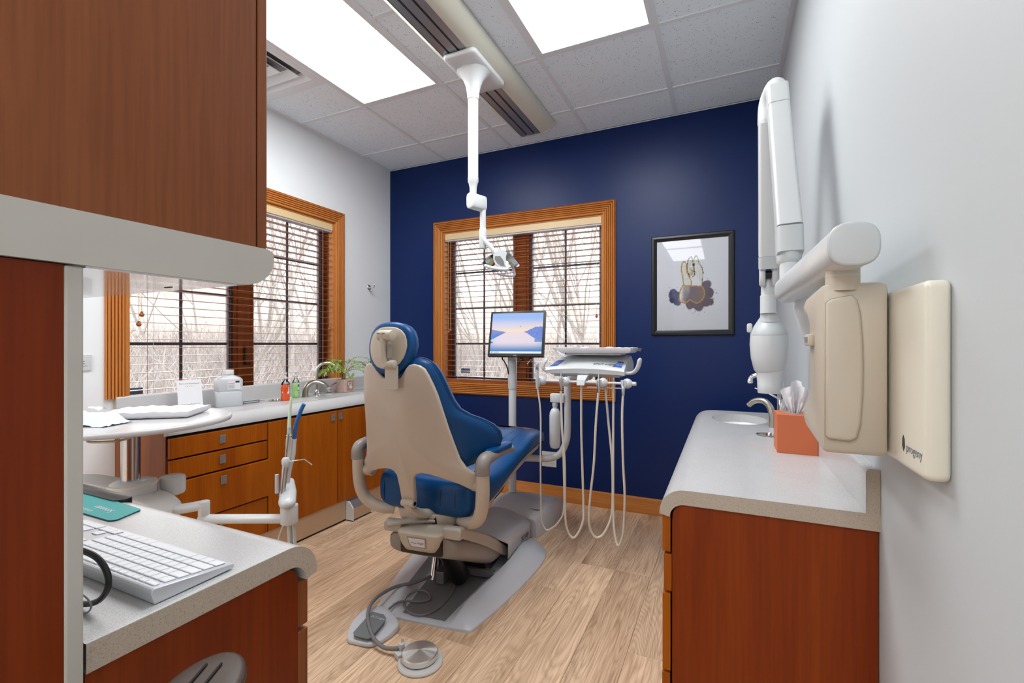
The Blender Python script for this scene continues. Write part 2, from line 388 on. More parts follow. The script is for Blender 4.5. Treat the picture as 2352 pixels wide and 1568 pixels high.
def build(mb, name, mat, parent=None, smooth=35, bevel=0.0, origin=None, bseg=2, fix=True):
    me = bpy.data.meshes.new(name)
    base = ORG[parent.name] if parent else (Vector(origin) if origin is not None else None)
    vs = mb.v
    if base is None:
        xs = [v.x for v in vs]; ys = [v.y for v in vs]; zs = [v.z for v in vs]
        base = V((min(xs)+max(xs))/2, (min(ys)+max(ys))/2, min(zs))
    me.from_pydata([tuple(v-base) for v in vs], [], mb.f)
    if fix:
        bm = bmesh.new(); bm.from_mesh(me); bmesh.ops.remove_doubles(bm, verts=bm.verts, dist=1e-6); bmesh.ops.recalc_face_normals(bm, faces=bm.faces); bm.to_mesh(me); bm.free()
    me.materials.append(mat)
    if smooth:
        me.shade_smooth()
        try: me.set_sharp_from_angle(angle=radians(smooth))
        except Exception: pass
    o = bpy.data.objects.new(name, me); COL.objects.link(o)
    if parent: o.parent = parent; ORG[o.name] = base
    else: o.location = base; ORG[o.name] = base
    if bevel > 0:
        md = o.modifiers.new('bevel', 'BEVEL'); md.width = bevel; md.segments = bseg; md.limit_method = 'ANGLE'; md.angle_limit = radians(40)
        md.harden_normals = False
    return o
def tag(o, label=None, cat=None, group=None, kind=None):
    if label: o['label'] = label
    if cat: o['category'] = cat
    if group: o['group'] = group
    if kind: o['kind'] = kind
    return o
def thing(name, label, cat, loc, group=None, kind=None):
    o = bpy.data.objects.new(name, None); COL.objects.link(o); o.location = loc; o.empty_display_size = .05
    ORG[o.name] = Vector(loc); return tag(o, label, cat, group, kind)
def structure(name, loc=(0, 0, 0)):
    o = bpy.data.objects.new(name, None); COL.objects.link(o); o.location = loc; ORG[o.name] = Vector(loc); o['kind'] = 'structure'; return o
def text(s, name, mat, parent, origin, ux, uy, size, depth=.0006, align='LEFT', shear=0.0):
    """flat lettering: ux reading direction, uy letter-up direction (world)"""
    cu = bpy.data.curves.new('t', 'FONT'); cu.body = s; cu.size = size; cu.extrude = depth; cu.align_x = align; cu.shear = shear
    cu.resolution_u = 2
    to = bpy.data.objects.new('t', cu); COL.objects.link(to)
    dg = bpy.context.evaluated_depsgraph_get(); me = bpy.data.meshes.new_from_object(to.evaluated_get(dg))
    ux = Vector(ux).normalized(); uy = Vector(uy).normalized(); uz = ux.cross(uy)
    mb = MB(); mb.add([Vector(origin)+ux*v.co.x+uy*v.co.y+uz*v.co.z for v in me.vertices], [tuple(p.vertices) for p in me.polygons])
    bpy.data.objects.remove(to); bpy.data.curves.remove(cu); bpy.data.meshes.remove(me)
    return build(mb, name, mat, parent, smooth=0, fix=False)
def picture(name, mat, parent, o, ux, uy, w, h, nx, ny, fn):
    """flat print: per-vertex colours of a finely divided sheet; fn(u, v) -> linear rgb"""
    o = Vector(o); ux = Vector(ux).normalized(); uy = Vector(uy).normalized()
    mb = MB().grid(lambda u, v: o+ux*(u*w)+uy*(v*h), nx, ny)
    ob = build(mb, name, mat, parent, smooth=0, fix=False)
    ca = ob.data.color_attributes.new('Col', 'FLOAT_COLOR', 'POINT')
    buf = []
    for j in range(ny+1):
        for i in range(nx+1):
            c = fn(i/nx, j/ny); buf += [c[0], c[1], c[2], 1.0]
    ca.data.foreach_set('color', buf)
    return ob
def copy_tree(o, parent=None):
    c = o.copy(); COL.objects.link(c)
    if parent: c.parent = parent
    for ch in list(o.children): copy_tree(ch, c)
    return c
def mix(a, b, t):
    t = max(0, min(1, t)); return [a[i]+(b[i]-a[i])*t for i in range(3)]
def sst(a, b, x):
    t = max(0, min(1, (x-a)/(b-a))); return t*t*(3-2*t)

# ------------------------------------------------------------------ room shell
XL, XR, YB, YK, ZC = -2.715, 0.29, 3.29, -3.1, 2.707  # YK: unseen room behind the camera, lengthened for added fill light
TH = .16
def wall_with_hole(name, mat, axis, at, thick, u0, u1, h):
    """axis 'y': wall plane at y=at spanning x; axis 'x': plane x=at spanning y; h=(u0,u1,z0,z1) opening"""
    mb = MB(); z1 = ZC+.12
    us = [(u0, h[0], 0, z1), (h[1], u1, 0, z1), (h[0], h[1], 0, h[2]), (h[0], h[1], h[3], z1)] if h else [(u0, u1, 0, z1)]
    a0, a1 = sorted((at, at+thick))
    for (p, q, r, s) in us:
        if axis == 'y': mb.box(p, q, a0, a1, r, s)
        else: mb.box(a0, a1, p, q, r, s)
    o = build(mb, name, mat, smooth=0); o['kind'] = 'structure'; return o
HB = (-2.155, -.798, .855, 2.105)       # opening in the navy wall
HL = (1.292, 2.643, .862, 2.095)        # opening in the left wall
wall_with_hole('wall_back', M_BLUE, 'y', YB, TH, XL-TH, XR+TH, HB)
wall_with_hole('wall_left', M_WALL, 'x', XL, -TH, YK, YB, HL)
wall_with_hole('wall_right', M_WALL_DIM, 'x', XR, TH, YK-TH, YB, None)
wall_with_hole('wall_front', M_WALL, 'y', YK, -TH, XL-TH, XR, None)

fl = structure('floor')
build(MB().box(XL-TH, XR+TH, YK-TH, YB+TH, -.12, -.004), 'subfloor', M_SUB, fl, smooth=0)
joints = {0: 1.782, -1: None, -2: 2.40, -3: 2.097, -4: 1.56}
x0 = -.52+.18*5; k = 0
xs = [-.52+.18*i for i in range(-13, 6)]
random.seed(3)
for i in range(len(xs)-1):
    a, b = max(XL, xs[i]), min(XR, xs[i+1])
    if b-a < .01: continue
    col = round((xs[i]+.34)/.18)     # 0 is the plank column -.34..-.16
    j = {0: 1.782, -1: 1.19, -2: 2.40, -3: 2.097, -4: 1.56}.get(col, random.uniform(0, 1.22))
    y = j
    while y > YK: y -= 1.22
    while y < YB:
        c, d = max(YK, y), min(YB, y+1.22)
        if d-c > .01: build(MB().box(a+.0004, b-.0004, c+.0004, d-.0004, -.004, 0, .0009, 1), 'plank', M_PLANK, fl, smooth=0, fix=False)
        y += 1.22
o = build(MB().prism([(0, 0), (.014, 0), (.014, .100), (.008, .111), (0, .111)], lambda u, v, d: V(d, YB-u, v), -2.28, XR), 'baseboard_back', M_CASING_X); o['kind'] = 'structure'
o = build(MB().prism([(0, 0), (.014, 0), (.014, .100), (.008, .111), (0, .111)], lambda u, v, d: V(XR-u, d, v), 2.71, YB-.015), 'baseboard_right', M_CASING_Y); o['kind'] = 'structure'

# ceiling: grid tees with a lay-in tile in every cell
ce = structure('ceiling')
GX = [-2.130, -1.5209, -.9113, -.3017]; GY = [-2.5552, -1.9456, -1.336, -.7266, -.117, .4926, 1.1022, 1.7118, 2.3214, 2.931]
CXS = [XL]+GX+[XR]; CYS = [YK]+GY+[YB]
build(MB().box(XL-TH, XR+TH, YK-TH, YB+TH, ZC+.04, ZC+.12), 'deck', M_SUB, ce, smooth=0)
LIGHTS = [(1, 7), (3, 7), (1, 3), (3, 3), (1, 1), (3, 1)]      # cell column, first row; each is two cells long; all past the first pair are unseen, added for fill
taken = {(c, r) for c, r0 in LIGHTS for r in (r0, r0+1)}
VENT_Y = (1.397, 2.007)
for c in range(5):
    for r in range(len(CYS)-1):
        if (c, r) in taken: continue
        spans = [(CYS[r], CYS[r+1])]
        if c == 0 and CYS[r] < VENT_Y[1] < CYS[r+1]: spans = [(VENT_Y[1], CYS[r+1])]
        elif c == 0 and CYS[r] < VENT_Y[0] < CYS[r+1]: spans = [(CYS[r], VENT_Y[0])]
        elif c == 0 and CYS[r] >= VENT_Y[0] and CYS[r+1] <= VENT_Y[1]: continue
        for (a, b) in spans:
            if b-a < .03: continue
            build(MB().box(CXS[c]+.009, CXS[c+1]-.009, a+.009, b-.009, ZC+.006, ZC+.022, .003, 1), 'ceiling_tile', M_TILE, ce, smooth=0, fix=False)
for x in GX: build(MB().box(x-.012, x+.012, YK, YB, ZC, ZC+.008, .001, 1).box(x-.001, x+.001, YK, YB, ZC+.008, ZC+.03), 'grid_tee', M_GRID, ce, smooth=0)
for r, y in enumerate(GY):
    for c in range(5):
        if (c, r) in taken and (c, r+1) in taken: continue
        if c == 0 and VENT_Y[0] < y < VENT_Y[1]: continue
        build(MB().box(CXS[c]+(.012 if c else 0), CXS[c+1]-(.012 if c < 4 else 0), y-.012, y+.012, ZC+.0005, ZC+.008, .001, 1), 'cross_tee', M_GRID, ce, smooth=0)
for y in VENT_Y: build(MB().box(XL, GX[0]-.012, y-.012, y+.012, ZC+.0005, ZC+.008, .001, 1), 'cross_tee', M_GRID, ce, smooth=0)
for b in ((XL, XL+.022, YK, YB), (XR-.022, XR, YK, YB), (XL, XR, YB-.006, YB), (XL, XR, YK, YK+.022)):
    build(MB().box(*b, ZC+.001, ZC+.006), 'wall_angle', M_GRID, ce, smooth=0)

lab = {(1, 7): 'flat white light panel in the ceiling beside the air vent', (3, 7): 'flat white light panel in the ceiling near the bare right wall',
       (1, 3): 'added unseen fill light panel over the aisle behind the tower cabinet', (3, 3): 'added unseen fill light panel behind the camera beside the right wall',
       (1, 1): 'rearmost added unseen fill light panel behind the camera, tower cabinet side', (3, 1): 'rearmost added unseen fill light panel behind the camera, right wall side'}
for c, r in LIGHTS:
    x0, x1, y0, y1 = CXS[c]+.012, CXS[c+1]-.012, CYS[r]+.012, CYS[r+2]-.012
    t = thing('ceiling_light', lab[(c, r)], 'light', ((x0+x1)/2, (y0+y1)/2, ZC), 'ceiling light panels')
    mb = MB()
    for a in ((x0, x1, y0, y0+.022), (x0, x1, y1-.022, y1), (x0, x0+.022, y0+.022, y1-.022), (x1-.022, x1, y0+.022, y1-.022)):
        mb.box(a[0], a[1], a[2], a[3], ZC-.001, ZC+.012, .002, 1)
    build(mb, 'frame', M_GRID, t, smooth=0)
    build(MB().add([(x0+.022, y0+.022, ZC+.006), (x1-.022, y0+.022, ZC+.006), (x1-.022, y1-.022, ZC+.006), (x0+.022, y1-.022, ZC+.006)], [(3, 2, 1, 0)]), 'diffuser', M_PANEL, t, smooth=0, fix=False)
# air vent: stepped square diffuser
t = thing('air_vent', 'white square stepped air vent in the ceiling beside a light panel', 'vent', (-2.42, 1.70, ZC))
vx0, vx1, vy0, vy1 = XL+.02, GX[0]-.012, VENT_Y[0]+.012, VENT_Y[1]-.012
for i, (q, z) in enumerate(((0, 0), (.085, .006), (.155, .010))):
    a0, a1, b0, b1 = vx0+q, vx1-q, vy0+q, vy1-q; w = .045; mb = MB()
    secs = []
    for (ins, zz) in ((0, z), (w, z+.034), (w+.004, z+.034), (.004, z-.002)) if i else ((0, z), (.04, z), (.075, z+.034), (.0, z+.004)):
        secs.append([V(a0+ins, b0+ins, ZC+zz), V(a1-ins, b0+ins, ZC+zz), V(a1-ins, b1-ins, ZC+zz), V(a0+ins, b1-ins, ZC+zz)])
    mb.loft(secs, loop=True); build(mb, 'cone' if i else 'frame', M_GRID, t, smooth=0)
q = .225; build(MB().box(vx0+q, vx1-q, vy0+q, vy1-q, ZC+.008, ZC+.014, .002, 1), 'centre_plate', M_GRID, t, smooth=0)
build(MB().box(vx0, vx1, vy0, vy1, ZC+.036, ZC+.04), 'plenum', M_BASED, t, smooth=0)

# ------------------------------------------------------------------ windows
def casing_prof(W=.092):
    p = [(0, 0), (0, .013), (.003, .017)]
    n = 5; a = .005; w = .0142
    for i in range(n):
        for k in range(7):
            th = pi*k/6; p.append((a+w*i+w/2-cos(th)*w*.46, .0105+.0115*sin(th)))
    p += [(.0775, .015), (.082, .018), (W-.003, .016), (W, .012), (W, 0)]
    return p
CP = casing_prof()
def casing(name, mat, parent, p0, p1, I, N, m0=1, m1=1, W=.092):
    p0, p1, I, N = map(Vector, (p0, p1, I, N)); D = (p1-p0).normalized()
    return build(MB().loft([[p0+I*w+D*(w*m0)+N*h for w, h in CP], [p1+I*w-D*(w*m1)+N*h for w, h in CP]]), name, mat, parent, smooth=25)
def bx(mb, A, u0, u1, d0, d1, z0, z1, b=0.0):
    """A: 'y' -> u is x, depth is y outwards from the wall plane; 'x' -> u is y, depth is -x"""
    if A == 'y': return mb.box(u0, u1, min(YB+d0, YB+d1), max(YB+d0, YB+d1), z0, z1, b, 1)
    return mb.box(min(XL-d0, XL-d1), max(XL-d0, XL-d1), u0, u1, z0, z1, b, 1)
def window(n, A, u0, u1, z0, z1, um, bottom):
    w = structure('window_%d' % n, (0, 0, 0))
    Nv = V(0, -1, 0) if A == 'y' else V(1, 0, 0)
    P = (lambda u, z: V(u, YB, z)) if A == 'y' else (lambda u, z: V(XL, u, z))
    U = V(1, 0, 0) if A == 'y' else V(0, 1, 0); Z = V(0, 0, 1); W = .092
    o0, o1, t1, b0 = u0-W, u1+W, z1+W, (z0-W if bottom else .905)
    MX = M_CASING_X if A == 'y' else M_CASING_Y
    casing('casing', M_CASING, w, P(o0, b0), P(o0, t1), U, Nv, 1 if bottom else 0, 1)
    casing('casing', M_CASING, w, P(o1, b0), P(o1, t1), -U, Nv, 1 if bottom else 0, 1)
    casing('casing', MX, w, P(o0, t1), P(o1, t1), -Z, Nv)
    if bottom: casing('casing', MX, w, P(o0, z0-W), P(o1, z0-W), Z, Nv)
    for a in ((u0, u0+.012, z0, z1), (u1-.012, u1, z0, z1)): build(bx(MB(), A, a[0], a[1], -.001, .14, a[2], a[3]), 'jamb', M_CASING, w, smooth=0)
    build(bx(MB(), A, u0+.012, u1-.012, -.001, .14, z1-.012, z1), 'jamb', MX, w, smooth=0)
    build(bx(MB(), A, u0+.012, u1-.012, -.004, .14, z0, z0+.014, .002), 'sill', M_MULL, w, smooth=0)
    build(bx(MB(), A, um-.045, um+.045, .075, .14, z0+.014, z1-.012, .004), 'mullion', M_MULL, w, smooth=0)
    for (a, b) in ((u0+.012, um-.045), (um+.045, u1-.012)):
        # wooden inner stop, then grey sash
        stop = MB(); s = .022; bx(stop, A, a, a+s, .078, .10, z0+.014, z1-.012, .003); bx(stop, A, b-s, b, .078, .10, z0+.014, z1-.012, .003)
        build(stop, 'wood_stop', M_MULL, w, smooth=0)
        sh = .032; fr = MB()
        for q in ((a, a+sh, z0+.014, z1-.012), (b-sh, b, z0+.014, z1-.012), (a+sh, b-sh, z0+.014, z0+.04), (a+sh, b-sh, z1-.036, z1-.012)): bx(fr, A, q[0], q[1], .10, .135, q[2], q[3], .003)
        sa = build(fr, 'sash', M_SASH, w, smooth=0)
        li = MB(); l = .012
        for q in ((a+sh, a+sh+l, z0+.04, z1-.036), (b-sh-l, b-sh, z0+.04, z1-.036)): bx(li, A, q[0], q[1], .108, .13, q[2], q[3], .002)
        build(li, 'screen_channel', M_SASHL, sa, smooth=0)
        c = (a+b)/2
        build(bx(MB(), A, c-.008, c+.008, .118, .128, z0+.04, z1-.036, .002), 'muntin', M_SASH, sa, smooth=0)
        for z in (1.173, 1.474, 1.775): build(bx(MB(), A, a+sh+l, b-sh-l, .117, .1285, z-.008, z+.008, .002), 'muntin', M_SASH, sa, smooth=0)
        build(bx(MB(), A, a+sh, b-sh, .122, .125, z0+.04, z1-.036), 'pane', M_GLASS, sa, smooth=0)
    lk = bx(MB(), A, um-.006, um+.006, .062, .075, 1.04, 1.16, .004); bx(lk, A, um-.004, um+.030, .056, .064, 1.04, 1.052, .002)
    build(lk, 'sash_lock', M_BLACK, w, smooth=30)
    return w
w1 = window(1, 'y', HB[0], HB[1], HB[2], HB[3], -1.472, True)
w2 = window(2, 'x', HL[0], HL[1], HL[2], HL[3], 1.967, False)
# pale alarm stickers on the panes
mb = MB().box(-2.05, -1.965, 3.408, 3.411, .925, .965); build(mb, 'sticker', M_LSKY, w1, smooth=0)
build(MB().box(-2.834, -2.831, 1.345, 1.42, .905, .94), 'sticker', M_LSKY, w2, smooth=0)

def blind(label, A, u0, u1, zs, zt, zb, cords, tassels):
    d0, d1 = .012, .062
    root = thing('venetian_blind', label, 'blind', (( (u0+u1)/2, YB, zb) if A == 'y' else (XL, (u0+u1)/2, zb)), 'wooden blinds')
    hr = bx(MB(), A, u0, u1, .002, .010, zt-.052, zt, .002); bx(hr, A, u0, u1, .010, .065, zt-.04, zt-.002)
    build(hr, 'headrail', M_RAIL, root, smooth=0)
    build(bx(MB(), A, u0, u1, .008, .066, zt-.064, zt-.046, .002), 'bottom_channel', M_SASHL, root, smooth=0)
    first = None
    for z in zs:
        # slightly crowned slat
        sec = lambda u: [((u, YB+d) if A == 'y' else (XL-d, u))+(zz,) for d, zz in ((d0, z-.0005), (d0+.001, z+.0015), ((d0+d1)/2, z+.003), (d1-.001, z+.0015), (d1, z-.0005), ((d0+d1)/2, z+.0002))]
        if first is None: first = build(MB().loft([[Vector(p) for p in sec(u0+.004)], [Vector(p) for p in sec(u1-.004)]]), 'slat', M_SLAT, root, smooth=30); z_first = z
        else:
            c = first.copy(); c.location = first.location+V(0, 0, z-z_first); COL.objects.link(c); c.parent = root
    build(bx(MB(), A, u0+.004, u1-.004, d0-.002, d1+.002, zb, zb+.016, .004), 'bottom_rail', M_SLAT, root, smooth=30)
    for u in cords:
        mb = MB()
        for d in (d0-.002, d1+.002):
            p = (lambda z: (u, YB+d, z)) if A == 'y' else (lambda z: (XL-d, u, z))
            mb.tube([p(zt-.06), p(zb)], .0012, 5)
        build(mb, 'ladder_cord', M_SASHL, root)
    for (u, z, zt0, r) in tassels:
        p = (lambda zz: V(u, YB+.002, zz)) if A == 'y' else (lambda zz: V(XL-.002, u, zz))
        cd = build(MB().tube([p(zt0), p(z)], .0014, 6), 'pull_cord', M_CORDW, root)
        build(MB().lathe(p(z-.024), [(.004, 0), (r*.75, .004), (r, .010), (r*.9, .016), (r*.45, .021), (r*.6, .026), (r*.3, .028)], 16), 'cord_bead', M_BEAD, cd)
    return root
blind('brown wooden blind hanging in the window of the navy wall', 'y', HB[0]+.014, HB[1]-.014, [.902+.0438*k for k in range(26)], 2.094, .868, (-2.02, -1.12), [(-2.085, 1.30, 2.03, .010), (-2.105, 1.285, 2.03, .010), (-.846, 1.385, 2.03, .010)])
blind('brown wooden blind hanging in the window above the sink counter', 'x', HL[0]+.014, HL[1]-.014, [.933+.0438*k for k in range(25)], 2.084, .876, (1.415, 2.54), [(1.358, 1.335, 2.03, .012), (1.345, 1.285, 2.03, .012), (2.60, 1.30, 2.03, .011)])

# ------------------------------------------------------------------ outdoors, seen through the panes
M_GROUND = plain('leaf_litter_ground', '#b5a696', .9, noise_amt=.25, nscale=3)
M_BARK = plain('grey_bark', '#a19c98', .85, noise_amt=.2, nscale=12)
M_BRUSH = plain('dry_brush', '#aaa3a0', .9, noise_amt=.3, nscale=1.2)
M_HILL = plain('wooded_slope', '#bfa898', .95, noise_amt=.35, nscale=1.6)
def terr(x, y):
    q = max(0, y-8)*.16+max(0, -x-7)*.17
    return -.45+min(q, 4.5)+.25*noise.noise(V(x*.3, y*.3, 0))
mb = MB().grid(lambda u, v: V(-34+u*50, -22+v*62, terr(-34+u*50, -22+v*62) if not (-3.0 < -34+u*50 < .6 and -2 < -22+v*62 < 3.5) else -.6), 50, 62)
g = build(mb, 'ground', M_GROUND, smooth=180, fix=False); g['kind'] = 'structure'
def limb(mb, p, d, L, r, lev, rnd):
    n = 4; pts = [p.copy()]; q = p.copy(); dd = d.copy()
    for i in range(n):
        dd = (dd+V(rnd.uniform(-.16, .16), rnd.uniform(-.16, .16), rnd.uniform(-.02, .14))).normalized(); q = q+dd*(L/n); pts.append(q.copy())
    mb.tube(pts, [r*(1-.62*i/n) for i in range(n+1)], 5 if lev < 2 else 3, caps=False)
    if lev >= 4 or r < .0026: return
    k = 3 if lev < 3 else 3
    if lev == 0: k = 8
    if lev == 1: k = 5
    for i in range(k):
        t = rnd.uniform(.30, 1) if lev else rnd.uniform(.22, 1); j = min(n-1, int(t*n)); b = pts[j].lerp(pts[j+1], t*n-j)
        ax = V(rnd.uniform(-1, 1), rnd.uniform(-1, 1), rnd.uniform(.1, .9)).normalized()
        nd = (dd*.75+ax*.75).normalized()
        limb(mb, b, nd, L*rnd.uniform(.48, .72), r*(1-.62*t)*rnd.uniform(.45, .68), lev+1, rnd)
def tree(x, y, h, r, seed, label, grp='bare trees outside the windows', stems=1):
    rnd = random.Random(seed); z = terr(x, y)-.05; mb = MB()
    for s in range(stems+(3 if stems > 1 else 0)):
        a = rnd.uniform(0, 6.28); tl = .12 if stems == 1 else .33
        limb(mb, V(x+.12*cos(a)*(stems > 1), y+.12*sin(a)*(stems > 1), z), V(cos(a)*tl, sin(a)*tl, 1).normalized(), h*rnd.uniform(.7, 1), r*rnd.uniform(.4, .75), 0, rnd)
    t = thing('bare_tree', label, 'tree', (x, y, z), grp)
    build(mb, 'branches', M_BARK, t, smooth=0, fix=False)
T1 = 'tall leafless tree seen through the blinds of the navy wall window'
for i, (x, y, h, r, s, st, lb) in enumerate([
    (-2.2, 9.2, 6.5, .085, 11, 3, 'spreading leafless tree behind the right pane of the navy wall window'),
    (-3.9, 10.5, 6.0, .07, 12, 3, 'many-stemmed leafless tree behind the middle of the navy wall window'),
    (-6.2, 11.5, 6.5, .07, 13, 2, 'thin leafless tree behind the left pane of the navy wall window'),
    (-3.0, 14.5, 8.0, .09, 14, 2, 'distant leafless tree behind the monitor, through the window'),
    (-1.3, 12.0, 7.0, .08, 15, 2, 'leafless tree at the right edge of the navy wall window'),
    (-8.6, 7.2, 6.5, .10, 16, 1, 'leaning leafless tree behind the left pane over the sink counter'),
    (-9.5, 8.9, 6.0, .06, 17, 2, 'slim leafless tree behind the right pane over the sink counter'),
    (-7.4, 4.6, 5.0, .05, 18, 2, 'low leafless tree behind the tray table side of the left window'),
    (-12.5, 9.5, 7.5, .09, 19, 2, 'far leafless tree on the slope beyond the left window'),
    (-11.0, 5.2, 6.5, .08, 20, 2, 'leafless tree on the slope beyond the left window mullion')]):
    tree(x, y, h, r, s, lb, stems=st)
# undergrowth: thousands of dry stalks and twigs
rnd = random.Random(5); vs = []; fs = []
def stalk(p, d, L, w):
    s = d.cross(V(rnd.uniform(-1, 1), rnd.uniform(-1, 1), .1)).normalized()*w; o = len(vs)
    m = p+d*(L*.5)+V(rnd.uniform(-.06, .06), rnd.uniform(-.06, .06), 0)*L; e = p+d*L+V(rnd.uniform(-.2, .2), rnd.uniform(-.2, .2), -.05)*L
    vs.extend([p-s, p+s, m+s*.8, m-s*.8, e]); fs.extend([(o, o+1, o+2, o+3), (o+3, o+2, o+4)])
for i in range(30000):
    if rnd.random() < .5: x, y = rnd.uniform(-11, 1.5), rnd.uniform(6.0, 15)
    else: x, y = rnd.uniform(-15, -5.2), rnd.uniform(.5, 11)
    z = terr(x, y); k = rnd.random(); far = max(0, (abs(x+1.5)-4, y-6)[0 if x < -9 else 1])
    d = V(rnd.uniform(-.55, .55), rnd.uniform(-.55, .55), 1).normalized()
    stalk(V(x, y, z-.02), d, rnd.uniform(.5, 1.9), rnd.uniform(.002, .008))
mb = MB(); mb.v = vs; mb.f = fs
o = build(mb, 'undergrowth', M_BRUSH, smooth=0, fix=False); tag(o, 'pale dry brush and stalks growing outside both windows', 'undergrowth', kind='stuff')
# wooded slope closing the view
def hillp(u, v):
    a = radians(-12+u*142); R = 24; x = -1.5-R*sin(a); y = 2+R*cos(a); h = 3.4+.7*noise.noise(V(u*9, 3, 0))+.5*noise.noise(V(u*34, 7, 0))
    return V(x*(1+v*.10), y*(1+v*.10), 0)+V(0, 0, 1.0+v*h-(.0 if v < 1 else rnd.uniform(0, .9)))
mb = MB().grid(hillp, 220, 6); g = build(mb, 'hill', M_HILL, smooth=0, fix=False); g['kind'] = 'structure'

# ------------------------------------------------------------------ counters and cabinets
ZT = .82
def arc(cx, cy, r, a0, a1, n):
    return [(cx+r*cos(radians(a0+(a1-a0)*i/n)), cy+r*sin(radians(a0+(a1-a0)*i/n))) for i in range(n+1)]
OUT = [(0, .757)]+[(.058-.058*cos(a), .762+.058*sin(a)) for a in [radians(90*i/8) for i in range(9)]]      # (o, z) outer drop edge, ends at (.058, .82)
INN = [(.024, .752)]+[(.058-.034*cos(a), .753+.032*sin(a)) for a in [radians(90*i/6) for i in range(7)]]   # inner face, ends at (.058, .785)
def ell(cx, cy, rx, ry, n=36): return [(cx+rx*cos(2*pi*i/n), cy+ry*sin(2*pi*i/n)) for i in range(n)]
def worktop(name, parent, fn, depth, l0, l1, holes=(), corner=0.0):
    """fn(o, l, z) -> xyz; o in from the front edge, l along it.  holes are ellipses in (o, l)."""
    mb = MB(); E = MB(); S = .058; le = l1-corner
    prof = OUT+list(reversed(INN))
    # straight drop edge
    mb.loft([[fn(o, l, z) for o, z in OUT] for l in (l0, le)], closed_sec=False, caps=False)
    mb.loft([[fn(o, l, z) for o, z in INN] for l in (l0, le)], closed_sec=False, caps=False)
    mb.loft([[fn(OUT[0][0], l, OUT[0][1]), fn(INN[0][0], l, INN[0][1])] for l in (l0, le)], closed_sec=False, caps=False)
    oc = max(corner, S)
    if corner > 0:
        C = (corner, le)
        for P in (OUT, INN, [OUT[0], INN[0]]):
            secs = []
            for i in range(11):
                a = radians(90*i/10)
                secs.append([fn(corner-(corner-o)*cos(a), le+(corner-o)*sin(a), z) for o, z in P])
            secs.append([fn(depth, l1-o, z) for o, z in P])
            mb.loft(secs, closed_sec=False, caps=False)
    # flat slab: top and underside with holes
    if corner > 0:
        base = [(S, l0), (depth, l0), (depth, l1-S)]+[(corner-(corner-S)*cos(radians(90*i/10)), le+(corner-S)*sin(radians(90*i/10))) for i in range(10, -1, -1)]
    else: base = [(S, l0), (depth, l0), (depth, l1), (S, l1)]
    loops = [base]+[list(h) for h in holes]
    flat = [p for q in loops for p in q]
    tr = geometry.tessellate_polygon([[Vector((p[0], p[1], 0)) for p in q] for q in loops])
    for z in (.82, .785): mb.add([fn(p[0], p[1], z) for p in flat], [tuple(t) for t in tr])
    for h in holes: mb.loft([[fn(p[0], p[1], z) for p in h] for z in (.82, .785)], caps=False)
    top = build(mb, name, M_TOP, parent, smooth=40)
    pf = OUT+[(depth, .82), (depth, .785)]+list(reversed(INN))
    for l, q in ((l0, -.0006), (l1, .0006)):
        if l == l1 and corner > 0: continue
        e = MB().prism(pf, lambda u, v, d: fn(u, d, v), l+q, l-q); build(e, 'cut_edge', M_TOP_SHADE, top if parent else top, smooth=0)
    return top
def bowl(parent_mat, fn, cx, cl, rx, rl, z0, depth, name='bowl', mat=None, parent=None):
    secs = []
    for k, dz in ((1.03, 0), (1.0, -.006), (.97, -.03), (.90, -depth*.65), (.7, -depth*.93), (.35, -depth), (.02, -depth-.003)):
        secs.append([fn(cx+rx*k*cos(2*pi*i/36), cl+rl*k*sin(2*pi*i/36), z0+dz) for i in range(36)])
    return build(MB().loft(secs, caps=False), name, mat or M_PORC, parent, smooth=60)
def pull(parent, c, N, U, w=.030, h=.042):
    """flat square pull: N out of the front, U across"""
    c, N, U = Vector(c), Vector(N), Vector(U); Z = V(0, 0, 1)
    f = lambda u, v, d: c+U*u+Z*v+N*d
    a, b = w/2, h/2
    p = build(MB().prism([(-a, -b), (a, -b), (a, b), (-a, b)], f, -.001, .004, .001), 'handle', M_HANDLE, parent, smooth=0)
    build(MB().prism([(a-.014, -b+.003), (a-.003, -b+.003), (a-.003, -b+.016), (a-.014, -b+.016)], f, .0041, .0046), 'finger_hole', M_BASED, p, smooth=0)
    return p

# left run under the window
LF = -2.276
lt = thing('base_cabinet', 'long brown base cabinet under the left window with drawers and two doors', 'cabinet', (-2.49, 2.2, 0))
mb = MB().box(XL+.002, LF-.022, 1.246, YB-.002, .14, .66); build(mb, 'body', M_CHERRY_D, lt, smooth=0)
build(MB().box(XL+.002, LF-.0215, 1.241, 1.2455, .02, .783), 'end_panel', M_CHERRY_D, lt, smooth=0)
build(MB().box(LF-.0235, LF-.0212, 1.255, YB-.01, .145, .782), 'face_frame', M_DARK, lt, smooth=0)
build(MB().box(XL+.002, LF-.012, 1.26, YB-.002, .012, .1395), 'toe_kick', M_KICK, lt, smooth=0)
build(MB().box(XL+.01, LF-.016, 1.27, YB-.01, 0, .012), 'plinth', M_DARK, lt, smooth=0)
def front(parent, nm, y0, y1, z0, z1, x, out, hy, hz):
    t = .019; d = build(MB().box(min(x, x-out*t), max(x, x-out*t), y0, y1, z0, z1, .0018, 2), nm, M_CHERRY, parent, smooth=0)
    if hy is not None: pull(d, (x+out*.0005, hy, hz), (out, 0, 0), (0, out, 0))
    return d
for z0, z1, dx in ((.650, .742, 0), (.548, .642, 0), (.342, .540, .008), (.143, .335, 0)):
    front(lt, 'drawer', 1.248, 1.737+dx, z0, z1, LF+dx, 1, 1.488 if z0 > .2 else 1.488, z1-.043)
front(lt, 'door', 1.743, 2.241, .143, .742, LF, 1, 2.202, .702)
front(lt, 'door', 2.247, 2.75, .143, .742, LF, 1, 2.266, .702)
